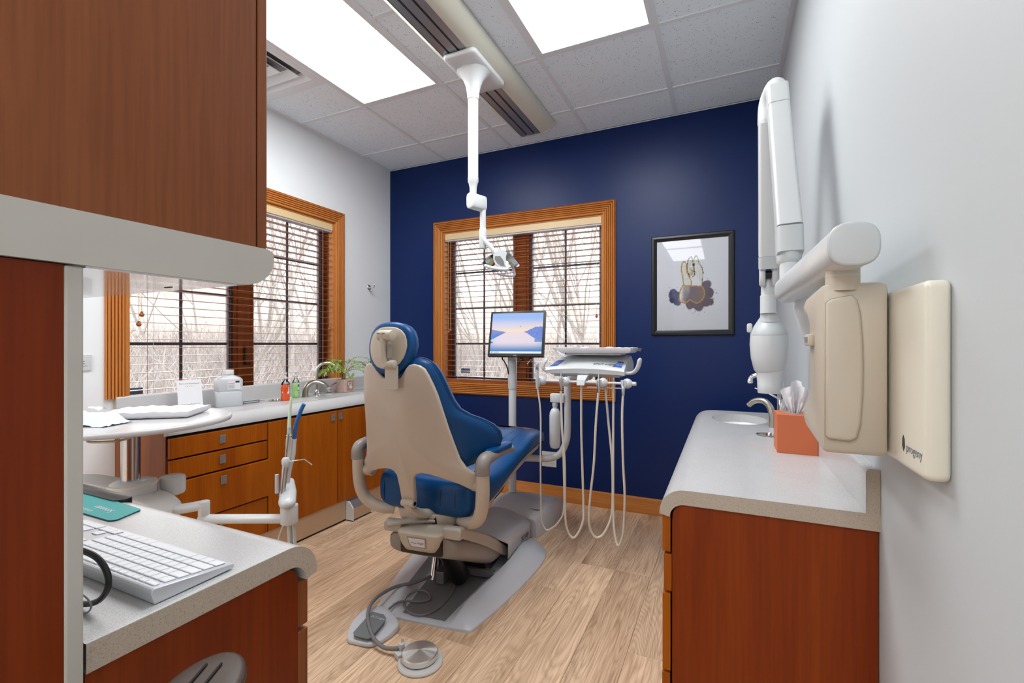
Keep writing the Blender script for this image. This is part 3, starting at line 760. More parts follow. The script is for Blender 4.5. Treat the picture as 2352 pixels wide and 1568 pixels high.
front(lt, 'door', 2.756, 3.27, .143, .742, LF, 1, 3.23, .702)
fL = lambda o, l, z: V(LF-o, l, z)
Lsink = ell(.128, 2.40, .078, .215); Lcup = ell(.262, 1.995, .036, .036)
wt = worktop('worktop', None, fL, LF-XL-.002, 1.237, YB-.001, [Lsink, Lcup])
tag(wt, 'speckled grey stone worktop under the left window with sink and rolled front edge', 'worktop')
def splash(parent, xw, xi, y0, y1):
    s = 1 if xi > xw else -1; w = abs(xi-xw)
    sec = [(xw, ZT), (xi, ZT)]+[(xi-s*.009+s*.009*cos(a), .904+.009*sin(a)) for a in [radians(15*i) for i in range(7)]]+[(xw, .913)]
    b = build(MB().loft([[V(x, y, z) for x, z in sec] for y in (y0, y1)]), 'backsplash', M_TOP, parent, smooth=30)
    build(MB().loft([[V(x, y, z) for x, z in sec] for y in (y0-.0006, y0+.0002)]), 'cut_edge', M_TOP_SHADE, b, smooth=0)
splash(wt, XL+.002, XL+.025, 1.237, YB-.001)
bowl(None, fL, .128, 2.40, .078, .215, .786, .12, 'sink_bowl', M_PORC, wt)
def cup(parent, x, y, r=.036):
    mb = MB(); mb.lathe((x, y, ZT-.07), [(.002, 0), (r-.004, 0), (r-.002, .06), (r-.001, .0705), (r+.006, .0715), (r+.006, .0735), (r-.001, .0745), (r-.003, .070), (r-.005, .004), (.002, .003)], 32)
    build(mb, 'drop_ring', M_STEEL, parent, smooth=40)
cup(wt, LF-.262, 1.995)

# right run by the wall
RF = -.147
rt = thing('base_cabinet', 'brown base cabinet with a plain end panel against the bare right wall', 'cabinet', (.09, 1.95, 0))
bp_ = [(.029, .10), (.029, .735)]+[(.063-.034*cos(a), .7515+.0325*sin(a)) for a in [radians(90*i/6) for i in range(1, 7)]]+[(.435, .784), (.435, .10)]
build(MB().prism(bp_, lambda u, v, d: V(RF+u, d, v), 1.189, 1.208), 'end_panel', M_CHERRY_P, rt, smooth=0)
build(MB().box(RF+.029, XR-.002, 1.2085, 2.66, .10, .66), 'body', M_CHERRY_P, rt, smooth=0)
build(MB().box(RF+.07, XR-.004, 1.21, 2.62, 0, .0995), 'toe_kick', M_KICK, rt, smooth=0)
for z0, z1, dx in ((.663, .752, 0), (.567, .657, .003), (.372, .561, .0), (.105, .366, -.001)):
    front(rt, 'drawer', 1.190, 1.68, z0, z1, RF+.006+dx, -1, 1.435, z1-.043)
front(rt, 'door', 1.686, 2.165, .105, .752, RF+.006, -1, 2.13, .70)
front(rt, 'door', 2.171, 2.65, .105, .752, RF+.006, -1, 2.205, .70)
fR = lambda o, l, z: V(RF+o, l, z)
wr = worktop('worktop', None, fR, XR-RF, 1.182, 2.745, [ell(.205, 2.42, .118, .16), ell(.297, 2.035, .036, .036)], corner=.11)
tag(wr, 'speckled grey stone worktop on the cabinet against the right wall, rounded far corner', 'worktop')
splash(wr, XR-.0005, XR-.025, 1.182, 2.742)
bowl(None, fR, .205, 2.42, .118, .16, .786, .12, 'sink_bowl', M_PORC, wr)
cup(wr, RF+.297, 2.035)

# divider unit in the near left: counter, tower panel, wall cupboard
DX = -.68
ft = thing('base_cabinet', 'near brown base cabinet under the keyboard counter, rounded top corner', 'cabinet', (-1.1, .44, 0))
build(MB().prism([(.035, .10), (.035, .735)]+[(.067-.032*cos(a), .752+.032*sin(a)) for a in [radians(90*i/6) for i in range(1, 7)]]+[(.335, .784), (.335, .10)],
                 lambda u, v, d: V(d, .62-u, v), DX-.008, -1.6), 'body', M_CHERRY_P, ft, smooth=0)
build(MB().box(-1.59, DX-.02, .30, .55, 0, .0995), 'toe_kick', M_KICK, ft, smooth=0)
for i, (z0, z1) in enumerate(((.668, .749), (.40, .660), (.105, .394))):
    for x0, x1 in ((DX-.004-.45, DX-.008), (-1.598, DX-.010-.45)):
        d = build(MB().box(x0, x1, .5855, .607, z0, z1, .0018, 2), 'drawer', M_CHERRY_D, ft, smooth=0)
        pull(d, ((x0+x1)/2, .6075, z1-.04), (0, 1, 0), (1, 0, 0))
fF = lambda o, l, z: V(DX-l, .62-o, z)
wf = worktop('worktop', None, fF, .62-.283, 0.0, .92)
tag(wf, 'near speckled grey counter with rolled edge holding the white keyboard', 'worktop')

tw = thing('tower_cabinet', 'tall brown panel tower with grey corner strip at the left edge of the picture'.replace(' of the picture', ' of the near counter'), 'cabinet', (-1.1, .05, 0))
build(MB().box(-1.6, DX+.002, -.35, .262, 0, 1.2615), 'side_panel', M_CHERRY_P, tw, smooth=0)
build(MB().box(-1.6, DX+.004, .262, .2795, 0, 1.2612, .0025, 2), 'corner_strip', M_LAM, tw, smooth=0)

uc = thing('wall_cabinet', 'brown wall cabinet hanging above the keyboard counter', 'cabinet', (-1.1, .2, 1.325))
build(MB().box(-1.6, DX, -.35, .4985, 1.3255, 2.30), 'body', M_CHERRY_D, uc, smooth=0)
build(MB().box(-1.59, DX-.003, .4985, .5015, 1.33, 2.29), 'gap', M_DARK, uc, smooth=0)
for x0, x1 in ((-1.143, DX-.0005), (-1.6, -1.147)):
    build(MB().box(x0, x1, .5015, .519, 1.327, 2.30, .0018, 2), 'door', M_CHERRY_D, uc, smooth=0)
vp = [(-.35, 1.263), (.470, 1.263)]+[(.470+.055*sin(a), 1.308-.045*cos(a)) for a in [radians(90*i/8) for i in range(1, 9)]]+[(.5245, 1.318), (.521, 1.3225), (.512, 1.3250), (-.35, 1.3250)]
va = build(MB().prism(vp, lambda u, v, d: V(d, u, v), DX+.008, -1.6), 'light_valance', M_LAM, uc, smooth=25)
build(MB().box(-1.59, DX+.004, .281, .464, 1.2605, 1.2632), 'under_panel', M_GLOSSW, uc, smooth=0)
build(MB().box(-.80, -.782, .43, .433, 1.2597, 1.2606), 'slot', M_DARK, va, smooth=0)

# ------------------------------------------------------------------ keyboard, mouse pad, leads on the near counter
kb = thing('keyboard', 'white flat computer keyboard lying on the near counter', 'keyboard', (-.915, .42, ZT))
kx0, kx1, ky0, ky1 = -1.135, -.698, .360, .476
kz = lambda y: ZT+.0225-.0135*(y-ky0)/(ky1-ky0)      # raised side nearest the tower
sec = [(ky0+.004, ZT+.001), (ky0+.002, ZT+.010), (ky0, ZT+.018), (ky0+.001, kz(ky0)-.001), (ky0+.004, kz(ky0)), (ky1-.002, kz(ky1)), (ky1, kz(ky1)-.002), (ky1-.002, ZT+.002), (ky0+.03, ZT+.001)]
build(MB().loft([[V(x, y, z) for y, z in sec] for x in (kx0, kx1)]), 'body', plain('keyboard_aluminium', '#c9ccd2', .3, .3), kb, smooth=20, bevel=.0012)
M_KEY = plain('white_key', '#e4e6ea', .45)
u = (kx1-kx0-.018)/22.6; rows = 6; ry = (ky1-ky0-.014)/5.75
tilt = atan2(-.0135, ky1-ky0)
kmesh = {}
def key(xr, w, yc, h):
    k = (round(w, 4), round(h, 4))
    if k not in kmesh:
        o = build(MB().box(-w/2, w/2, -h/2, h/2, 0, .0022, .0007, 1), 'key', M_KEY, kb, smooth=0, fix=False)
        me = o.data
        for v in me.vertices: v.co += Vector(ORG[kb.name])
        kmesh[k] = me; 
    else:
        o = bpy.data.objects.new('key', kmesh[k]); COL.objects.link(o); o.parent = kb
    o.location = V(xr-w/2, yc, kz(yc)) - ORG[kb.name]; o.rotation_euler = (tilt, 0, 0)
layout = [[1.35]+[1.0]*13+[1.35], [1]*13+[1.95], [1.5]+[1]*12+[1.45], [1.75]+[1]*11+[2.2], [2.25]+[1]*10+[2.7], [1.25, 1.1, 1.25, 6.2, 1.25, 1.1, 1.4, 1.4]]
for r, lay in enumerate(layout):
    hh = ry*.42 if r == 0 else ry*.86
    yc = ky0+.0065+(ry*.27 if r == 0 else ry*(.75+(r-1)+.5))
    x = kx1-.009
    tot = sum(lay); sc = 15.0/tot
    for w in lay: key(x, w*u*sc-.0022, yc, hh); x -= w*u*sc
    x = kx1-.009-15.35*u
    if r in (0, 1, 2):
        for i in range(3): key(x-i*u, u-.0022, yc, hh)
    if r == 4: key(x-u, u-.0022, yc, hh)
    if r == 5:
        for i in range(3): key(x-i*u, u-.0022, yc, hh)
    x = kx1-.009-18.6*u
    for i in range(4):
        if r == 5 and i == 1: continue
        key(x-i*u, (2*u if (r == 5 and i == 0) else u)-.0022, yc, hh)

# turquoise mouse pad
mp = thing('mouse_pad', 'turquoise mouse pad with white lettering beside the keyboard', 'mouse pad', (-1.25, .51, ZT))
poly = arc(-1.105, .508, .012, -90, 0, 4)+arc(-1.105, .528, .012, 0, 90, 4)+[(-1.40, .58), (-1.40, .484)]
poly = [(-1.42, .497)]+arc(-1.112, .509, .012, -90, 0, 5)+arc(-1.128, .548, .012, 0, 90, 5)+[(-1.42, .572)]
build(MB().prism(poly, lambda x, y, d: V(x, y, d), ZT+.0003, ZT+.0022), 'rubber_base', M_BLACK, mp, smooth=0)
build(MB().prism(poly, lambda x, y, d: V(x, y, d), ZT+.0022, ZT+.0032), 'printed_sheet', M_TEAL, mp, smooth=0)
text('Sonendo', 'lettering', M_PAPER, mp, (-1.158, .531, ZT+.0034), (-1, .03, 0), (0, -1, 0), .020, .0002)
text('GENTLE CARE', 'lettering', M_PAPER, mp, (-1.20, .512, ZT+.0034), (-1, .03, 0), (0, -1, 0), .010, .0002)
# black stand and leads at the hidden end of the counter
poly = arc(-1.155, .595, .018, -60, 60, 5)
mbx = MB().prism([(-1.50, .560)]+arc(-1.235, .578, .018, -90, 90, 8)+[(-1.50, .596)], lambda x, y, d: V(x, y, d), ZT-.012, ZT+.006, .002)
tag(build(mbx, 'monitor_stand', M_BLACK, smooth=30), 'black flat stand foot at the back rim of the near counter', 'stand')
pts = spline([(-.86, .315, ZT+.05), (-.80, .318, ZT+.075), (-.745, .322, ZT+.072), (-.725, .325, ZT+.045), (-.745, .322, ZT+.016), (-.80, .316, ZT+.0045), (-.90, .31, ZT+.0045)], 8)
tag(build(MB().tube(pts, .0038, 10), 'black_cord', M_BLACK), 'thick black cord arching behind the near tower strip', 'cord')
pts = spline([(-.80, .309, ZT+.02), (-.760, .312, ZT+.026), (-.742, .314, ZT+.015), (-.755, .312, ZT+.003), (-.80, .306, ZT+.002)], 8)
tag(build(MB().tube(pts, .0011, 6), 'thin_cord', M_CABLE), 'thin grey wire looping beneath the thick black cord', 'cord')
# chair armrest showing at the very bottom
mb = MB().star([(.046*cos(a)*(1+.0*cos(a)), .075*sin(a)) for a in [2*pi*i/32 for i in range(32)]], lambda u_, v, d: V(-.555+u_*cos(.5)-v*sin(.5), .33+u_*sin(.5)+v*cos(.5), .752+d), .02, .008, rings=3)
st = thing('task_chair', 'dark brown chair arm poking up before the near brown cabinet', 'chair', (-.555, .33, 0))
pad = build(mb, 'armrest', plain('dark_brown_plastic', '#3a2b22', .45), st)
for s in (-.012, .006):
    build(MB().tube([V(-.555, .33, .7735)+V(cos(.5)*s-sin(.5)*q, sin(.5)*s+cos(.5)*q, 0) for q in (-.02, .045)], .0016, 6), 'groove', M_DARK, pad)
build(MB().tube(spline([(-.555, .33, .752), (-.553, .32, .62), (-.50, .25, .48), (-.36, .15, .44)], 8), .014, 10, sq=(1, .6)), 'arm_post', M_BLACK, st)
build(MB().star([(.22*cos(a), .22*sin(a)) for a in [2*pi*i/28 for i in range(28)]], lambda u_, v, d: V(-.36+u_, .02+v, .42+d), .07, .03), 'seat', M_BLACK, st)
build(MB().cyl((-.36, .02, .08), (-.36, .02, .43), .025), 'gas_column', M_CHROME, st)
for i in range(5):
    a = 2*pi*i/5+.3; e = V(-.36+.26*cos(a), .02+.26*sin(a), .06)
    l = build(MB().tube([(-.36, .02, .10), e], [.025, .015], 8), 'base_leg', M_BLACK, st)
    build(MB().lathe(e+V(0, 0, -.035)+V(-sin(a), cos(a), 0)*-.012, [(.005, 0), (.024, .003), (.025, .02), (.005, .024)], 16, axis=(-sin(a), cos(a), 0)), 'caster', M_BLACK, l)

# ------------------------------------------------------------------ things on the left worktop
# counter card (its square code is left out)
cd = thing('counter_card', 'white feedback card leaning on the worktop beside the clear jug', 'card', (-2.565, 1.51, ZT))
p0 = V(-2.583, 1.458, ZT+.001); ux = V(.030, .106, 0).normalized(); nn = V(ux.y, -ux.x, 0); uy = (V(0, 0, 1)*.972-nn*.235).normalized(); cn = ux.cross(uy).normalized()
fc = lambda u_, v, d: p0+ux*u_+uy*v+cn*d
cwid, chgt = .112, .163
build(MB().prism([(0, 0), (cwid, 0), (cwid, chgt), (0, chgt)], fc, -.0022, 0, .0006), 'panel', M_PAPER, cd, smooth=0)
build(MB().prism([(.02, .0), (.09, .0), (.055, .12)], lambda u_, v, d: p0+ux*u_-nn*(.055-.0*v)*(1-v/.13)+V(0, 0, 1)*v-nn*(.235*v)*1.0+nn*d, -.006, -.004), 'easel_back', M_PAPER, cd, smooth=0)
M_TXG = plain('card_text_grey', '#7e8086', .6)
text('Share your Experience!', 'lettering', M_TXG, cd, fc(cwid/2, chgt-.022, .0003), ux, uy, .0098, .0002, 'CENTER')
text('Leave us a Review on', 'lettering', M_TXG, cd, fc(cwid/2, .030, .0003), ux, uy, .0098, .0002, 'CENTER')
text('Google', 'lettering', M_LSKY, cd, fc(cwid/2, .014, .0003), ux, uy, .0105, .0002, 'CENTER')
for i in range(5):
    c = (cwid/2-.018+.009*i, chgt-.034)
    build(MB().prism([(c[0]+(.0036 if k % 2 == 0 else .0015)*sin(2*pi*k/10), c[1]+(.0036 if k % 2 == 0 else .0015)*cos(2*pi*k/10)) for k in range(10)], fc, .0002, .0005), 'star', M_GOLD, cd, smooth=0)

# big translucent jug
jx, jy = -2.555, 1.705
jg = thing('clear_jug', 'large translucent white jug with a small label beside the feedback card', 'bottle', (jx, jy, ZT))
def rrect(cx_, cy_, a, b, r, n=5):
    out = []
    for (sx, sy, st_) in ((1, 1, 0), (-1, 1, 90), (-1, -1, 180), (1, -1, 270)):
        out += [(cx_+sx*(a-r)+r*cos(radians(st_+90*i/n)), cy_+sy*(b-r)+r*sin(radians(st_+90*i/n))) for i in range(n+1)]
    return out
ja = -.42
def jsec(a, b, r, z): return [V(jx+p[0]*cos(ja)-p[1]*sin(ja), jy+p[0]*sin(ja)+p[1]*cos(ja), z) for p in rrect(0, 0, a, b, r)]
build(MB().loft([jsec(.044, .062, .02, ZT), jsec(.047, .066, .02, ZT+.006), jsec(.047, .066, .02, ZT+.078), jsec(.043, .060, .02, ZT+.086), jsec(.047, .066, .02, ZT+.094), jsec(.047, .066, .02, ZT+.150), jsec(.040, .055, .02, ZT+.163), jsec(.024, .028, .02, ZT+.175), jsec(.022, .024, .018, ZT+.180)]), 'body', M_TRJUG, jg, smooth=50)
build(MB().lathe((jx, jy, ZT+.179), [(.026, 0), (.0275, .002), (.0275, .024), (.026, .027), (.002, .027)], 28), 'cap', M_WHITE, jg)
fj = lambda u_, v, d: V(jx+(.0475+d)*cos(ja)-u_*sin(ja), jy+(.0475+d)*sin(ja)+u_*cos(ja), ZT+v)
lb = build(MB().prism([(-.012, .098), (.050, .098), (.050, .146), (-.012, .146)], fj, 0, .0006), 'label', M_PAPER, jg, smooth=0)
build(MB().prism([(.026, .134), (.046, .134), (.046, .145), (.026, .145)], fj, .0007, .001), 'print_block', M_INK, lb, smooth=0)
build(MB().prism([(-.009, .129), (.022, .131), (.022, .1335), (-.009, .1315)], fj, .0007, .001), 'print_line', M_RED, lb, smooth=0)
for k in range(5): build(MB().prism([(-.009, .104+.0045*k), (.02+.004*(k % 2), .104+.0045*k), (.02+.004*(k % 2), .1055+.0045*k), (-.009, .1055+.0045*k)], fj, .0007, .0009), 'print_line', M_TXG, lb, smooth=0)
# syringe
sy = thing('syringe', 'capped clear syringe lying on the worktop between jug and orange soap', 'syringe', (-2.55, 1.84, ZT))
build(MB().cyl((-2.551, 1.792, ZT+.009), (-2.552, 1.892, ZT+.009), .0075, n=16), 'barrel', M_LSH, sy)
build(MB().cyl((-2.551, 1.778, ZT+.0095), (-2.551, 1.792, ZT+.009), .0095, n=16, b=.002), 'cap', M_CABLE, sy)
build(MB().cyl((-2.552, 1.892, ZT+.009), (-2.5525, 1.93, ZT+.009), .003, .001, n=10), 'nozzle', M_LSH, sy)
# soap dispensers
def soap(x, y, label, name, matb, w, h, hshoulder, topmat):
    t = thing(name, label, 'soap', (x, y, ZT), 'pump soap bottles')
    a = .75
    def sec(s, z, r=.5): return [V(x+(p[0])*cos(a)-p[1]*sin(a), y+p[0]*sin(a)+p[1]*cos(a), ZT+z) for p in rrect(0, 0, w*.33*s, w*.5*s, w*.3*s)]
    build(MB().loft([sec(.88, 0), sec(.98, .005), sec(1.0, .02), sec(.93, h*.42), sec(.90, h*.52), sec(1.0, h*.72), sec(.98, h*.92), sec(.93, h)]), 'body', matb, t, smooth=60)
    build(MB().loft([sec(.93, h), sec(.80, h+.012), sec(.42, h+.026), sec(.30, h+.034)]), 'clear_shoulder', topmat, t, smooth=60)
    z = h+.034
    build(MB().lathe((x, y, ZT+z), [(.012, 0), (.013, .002), (.013, .012), (.006, .014), (.0045, .018), (.0045, .030), (.009, .032), (.009, .038), (.003, .040)], 20), 'pump', M_OFFW, t)
    build(MB().tube([V(x, y, ZT+z+.035), V(x-.012, y-.016, ZT+z+.036), V(x-.02, y-.026, ZT+z+.031)], .0035, 8), 'spout', M_OFFW, t)
    f = lambda u_, v, d: V(x+(w*.335+d)*cos(a)*1-(u_)*sin(a), y+(w*.335+d)*sin(a)+u_*cos(a), ZT+v)
    # label faces the room: turn it to look at the aisle (+x, -y)
    b = -.72
    f2 = lambda u_, v, d: V(x+(w*.40+d)*cos(b)-u_*sin(b), y+(w*.40+d)*sin(b)+u_*cos(b), ZT+v)
    return t, f2
t, f = soap(-2.50, 2.035, 'orange liquid soap pump bottle standing left of the green one', 'soap_dispenser', M_ORSOAP, .078, .098, .1, M_LSH)
lb = build(MB().prism([(-.018, .052), (.002, .020), (.022, .052), (.020, .090), (-.015, .090)], f, 0, .0008), 'label', M_PAPER, t, smooth=0)
build(MB().prism([(-.014, .084), (.018, .084), (.018, .096), (-.014, .096)], f, .0009, .0014), 'print_block', M_LBLUE, lb, smooth=0)
text('Softsoap', 'lettering', M_PAPER, lb, f(-.0125, .087, .0016), f(1, 0, 0)-f(0, 0, 0), (0, 0, 1), .0072, .0001)
build(MB().prism([(-.016, .058), (.020, .056), (.020, .064), (-.014, .066)], f, .0009, .0014), 'print_band', M_LSKY, lb, smooth=0)
build(MB().prism([(.002+.006*cos(a), .046+.005*sin(a)) for a in [2*pi*i/12 for i in range(12)]], f, .0009, .0014), 'print_dot', M_GOLD, lb, smooth=0)
t, f = soap(-2.565, 2.165, 'green liquid soap pump bottle beside the brushed faucet', 'soap_dispenser', M_GRSOAP, .070, .098, .1, M_LSH)
lb = build(MB().prism([(-.012, .040), (.022, .040), (.022, .098), (-.012, .098)], f, 0, .0008), 'label', plain('label_pale_green', '#c9dcae', .5), t, smooth=0)
build(MB().prism([(-.011, .072), (.021, .072), (.021, .088), (-.011, .088)], f, .0009, .0014), 'print_block', M_LBLUE, lb, smooth=0)
text('Purell', 'lettering', M_PAPER, lb, f(-.009, .0755, .0016), f(1, 0, 0)-f(0, 0, 0), (0, 0, 1), .010, .0001)
build(MB().prism([(-.011, .046), (.021, .046), (.021, .054), (-.011, .054)], f, .0009, .0014), 'print_band', M_LGREEN, lb, smooth=0)

# faucets of the left sink
fa = thing('faucet', 'low brushed nickel arched faucet between green soap and chrome gooseneck', 'faucet', (-2.525, 2.235, ZT))
P = spline([(-2.535, 2.215, ZT), (-2.533, 2.217, ZT+.045), (-2.518, 2.232, ZT+.083), (-2.488, 2.262, ZT+.098), (-2.455, 2.295, ZT+.083), (-2.438, 2.312, ZT+.058)], 7)
n = len(P); build(MB().tube(P, [.021-.010*i/(n-1) for i in range(n)], 16, sq=(1.15, .8)), 'spout', M_NICKEL, fa)
build(MB().cyl((-2.535, 2.215, ZT), (-2.535, 2.215, ZT+.004), .027, n=28), 'base_ring', M_NICKEL, fa)
build(MB().cyl(P[-1], P[-1]+V(.002, .002, -.009), .009, n=16), 'aerator', M_CHROME, fa)
ga = thing('faucet', 'tall chrome gooseneck faucet rising in front of the left window blind', 'faucet', (-2.575, 2.345, ZT))
P = spline([(-2.575, 2.345, ZT+.01), (-2.575, 2.345, ZT+.14), (-2.570, 2.350, ZT+.185), (-2.548, 2.372, ZT+.215), (-2.512, 2.405, ZT+.218), (-2.488, 2.428, ZT+.198), (-2.482, 2.434, ZT+.180)], 8)
build(MB().tube(P, .0105, 16), 'gooseneck', M_CHROME, ga)
build(MB().lathe((-2.575, 2.345, ZT), [(.026, 0), (.026, .006), (.018, .010), (.014, .03), (.011, .035)], 24), 'base', M_CHROME, ga)
build(MB().lathe((-2.482, 2.434, ZT+.166), [(.012, 0), (.014, .003), (.014, .016), (.011, .018)], 20), 'aerator', M_CHROME, ga)
ha = build(MB().lathe((-2.572, 2.455, ZT), [(.022, 0), (.022, .005), (.013, .012), (.016, .03), (.012, .045), (.004, .048)], 20), 'handle', M_CHROME, ga)
build(MB().tube(spline([(-2.572, 2.455, ZT+.04), (-2.560, 2.475, ZT+.058), (-2.545, 2.50, ZT+.072)], 5), [.006]*5+[.007]*6 if False else .006, 10), 'lever', M_CHROME, ga)

# potted palm
px_, py_ = -2.548, 2.575
po = thing('potted_palm', 'small green palm in a square pink pot beside the left sink', 'plant', (px_, py_, ZT))
H = .052
pb = MB().loft([[V(px_+sx*q, py_+sy*q, z) for sx, sy in ((-1, -1), (1, -1), (1, 1), (-1, 1))] for q, z in ((H*.93, ZT), (H*.97, ZT+.004), (H, ZT+.09), (H, ZT+.095), (H-.006, ZT+.095), (H-.008, ZT+.08), (H-.008, ZT+.078))])
pot = build(pb, 'pot', M_POT, po, smooth=0, bevel=.002)
build(MB().box(px_-H+.008, px_+H-.008, py_-H+.008, py_+H-.008, ZT+.074, ZT+.083), 'soil', M_SOIL, pot, smooth=0)
fp = lambda u_, v, d: V(px_+H*.985+d, py_+u_, ZT+v)
dl = build(MB().prism([(-.026, .014), (.03, .014), (.03, .082), (-.026, .082)], fp, .001, .003), 'dial_plate', plain('copper_foil', '#b98d78', .35, .4, noise_amt=.3, nscale=60), pot, smooth=0)
build(MB().lathe(fp(.006, .036, .003), [(.014, 0), (.014, .004), (.010, .007), (.002, .007)], 20, axis=(1, 0, 0)), 'dial', M_WHITE, pot)
build(MB().prism(rrect(0, .062, .018, .010, .003), fp, .003, .005), 'clock_frame', M_WHITE, pot, smooth=0)
build(MB().prism([(-.011, .057), (.011, .057), (.011, .067), (-.011, .067)], fp, .005, .0055), 'clock_face', M_NICKEL, pot, smooth=0)
# butterfly pick
bt = build(MB().tube([(px_+.035, py_+.02, ZT+.07), (px_+.038, py_+.022, ZT+.115)], .0012, 6), 'butterfly_pick', M_STEM, po)
for sg in (-1, 1):
    wv = [(0, 0), (.012, .026), (.026, .030), (.028, .014), (.018, .002), (.022, -.012), (.010, -.016)]
    build(MB().prism(wv, lambda u_, v, d: V(px_+.038+sg*u_*.55, py_+.022+u_*.7*sg, ZT+.108+v)+V(.7, -.5, 0)*d+V(.4, .0, 0)*u_*.5, 0, .0008), 'butterfly_wing', plain('butterfly_green', '#a9cf7c', .5) if sg < 0 else MATS['butterfly_green'], bt, smooth=0)
rnd = random.Random(21)
for i in range(17):
    a = rnd.uniform(0, 2*pi); rr = rnd.uniform(.0, .02); b0 = V(px_+rr*cos(a)-.01, py_+rr*sin(a), ZT+.08)
    if i < 5: a = [-2.3, -1.9, -1.4, -2.8, -1.1][i]
    out = rnd.uniform(.05, .12); hh = rnd.uniform(.08, .17)
    d = V(cos(a), sin(a), 0)
    if b0.x+d.x*(out+.09) < XL+.06: d = V(abs(cos(a))*.35, sin(a), 0).normalized()
    P = spline([b0, b0+d*out*.25+V(0, 0, hh*.6), b0+d*out*.65+V(0, 0, hh), b0+d*(out+.05)+V(0, 0, hh*(.92+.15*rnd.random())), b0+d*(out+.10)+V(0, 0, hh*.72)], 5)
    st_ = build(MB().tube(P, [.0018*(1-.6*k/(len(P)-1)) for k in range(len(P))], 5), 'stem', M_STEM, po)
    n = len(P)
    lf = MB()
    for k in range(n//2-2, n):
        for sg in (-1, 1):
            p = P[k]; t_ = (P[min(k+1, n-1)]-P[max(0, k-1)]).normalized(); s_ = t_.cross(V(0, 0, 1)).normalized()*sg
            L = .05*(1-.45*abs((k-n*.7)/(n*.4)))*rnd.uniform(.8, 1.2); w = .0042
            e = p+(s_*.75+t_*.75).normalized()*L+V(0, 0, rnd.uniform(-.018, .008)); m_ = p.lerp(e, .45)+V(0, 0, .005); cx2 = (e-p).cross(V(0, 0, 1)).normalized()*w
            e.x = max(e.x, XL+.03); m_.x = max(m_.x, XL+.03)
            lf.add([p, m_+cx2, e, m_-cx2, m_+V(0, 0, .0015)], [(0, 1, 4), (1, 2, 4), (2, 3, 4), (3, 0, 4)])
    build(lf, 'frond', M_LEAF, st_, smooth=0, fix=False)

# wall items at the left
ol = thing('outlet', 'white double wall socket on the left wall beside the window casing', 'outlet', (XL+.004, 1.105, 1.085))
build(MB().prism(rrect(1.100, 1.085, .050, .038, .004), lambda u_, v, d: V(XL+d, u_, v), .0, .006, .002), 'plate', M_WHITE, ol)
for yy in (1.118, 1.078):
    r_ = build(MB().prism(rrect(yy, 1.085, .014, .015, .006), lambda u_, v, d: V(XL+d, u_, v), .006, .008), 'receptacle', M_OFFW, ol)
    for q in (-.005, .005): build(MB().box(XL+.008, XL+.0085, yy-.005, yy+.003, 1.085+q-.001, 1.085+q+.001), 'slot', M_DARK, r_, smooth=0)
hk = thing('coat_hook', 'small chrome coat hook on the grey wall near the navy corner', 'hook', (XL, 3.02, 1.64))
build(MB().lathe((XL, 3.02, 1.645), [(.022, 0), (.022, .003), (.014, .010), (.004, .012)], 24, axis=(1, 0, 0)), 'rosette', M_CHROME, hk)
build(MB().tube(spline([(XL+.01, 3.02, 1.645), (XL+.035, 3.02, 1.640), (XL+.052, 3.02, 1.648), (XL+.058, 3.02, 1.665)], 6), .0045, 10, dome=True), 'hook', M_CHROME, hk)
build(MB().tube(spline([(XL+.008, 3.02, 1.64), (XL+.022, 3.02, 1.620), (XL+.032, 3.02, 1.622)], 5), .005, 10, dome=True), 'lower_hook', M_CHROME, hk)
# vacuum sweep inlet at the toe kick
vi = thing('sweep_inlet', 'small aluminium framed box on the bronze toe kick by the floor', 'vent', (-2.24, 2.415, .012))
pf = [(-2.287, .012), (-2.231, .012), (-2.231, .085), (-2.262, .125), (-2.287, .125)]
build(MB().prism(pf, lambda u_, v, d: V(u_, d, v), 2.335, 2.50), 'top_cover', M_ALU, vi, smooth=0)
build(MB().box(-2.2312, -2.2295, 2.338, 2.497, .018, .083), 'front_plate', M_KICK, vi, smooth=0)
for y in (2.325, 2.50): build(MB().prism([(-2.287, .008), (-2.226, .008), (-2.226, .088), (-2.260, .129), (-2.287, .129)], lambda u_, v, d: V(u_, d, v), y, y+.010, .001), 'end_cap', M_WHITE, vi, smooth=0)

# ------------------------------------------------------------------ dental chair
XC = -1.23
ch = thing('dental_chair', 'blue upholstered dental chair with beige back shell on a grey base', 'chair', (-1.20, 1.90, 0))
RA = radians(6.84); ca, sa_ = cos(RA), sin(RA)
def B(a, b, z): return V(-1.20+a*ca-b*sa_, 1.90+a*sa_+b*ca, z)       # base frame, turned on its swivel
# base plate: shallow tray with raised side rails
edge = [(-.306, .170), (-.302, .212), (-.295, .228), (-.27, .237), (-.18, .262), (-.09, .285), (.05, .315), (.20, .342), (.32, .357), (.42, .362), (.50, .350), (.56, .315), (.62, .26), (.66, .19)]
rail = lambda b: .140+max(0, min(.5, b+.30))*.135
mb = MB(); secs = []
for b, w in edge:
    r = min(rail(b), w*.75); k = sst(-.306, -.20, b); h = .010+.044*k; pan = .008+.004*k
    if b > .45: h = .012+.042*(1-sst(.45, .64, b))
    half = [(w, 0), (w, .007), (w-.004, .011), (w-(w-r)*.5, .011+(h-.011)*.62), (r+.014, h), (r, h), (r-.012, h*.72), (r-.030, pan+.002), (r-.036, pan), (.04, pan)]
    secs.append([B(a, b, z) for a, z in half]+[B(-a, b, z) for a, z in reversed(half)])
mb.loft(secs); build(mb, 'base_plate', M_BASE, ch, smooth=50)
build(MB().prism([(-.10, -.27), (.10, -.27), (.155, .2), (-.155, .2)], B, .0105, .0135), 'floor_pan', M_BASED, ch, smooth=0)
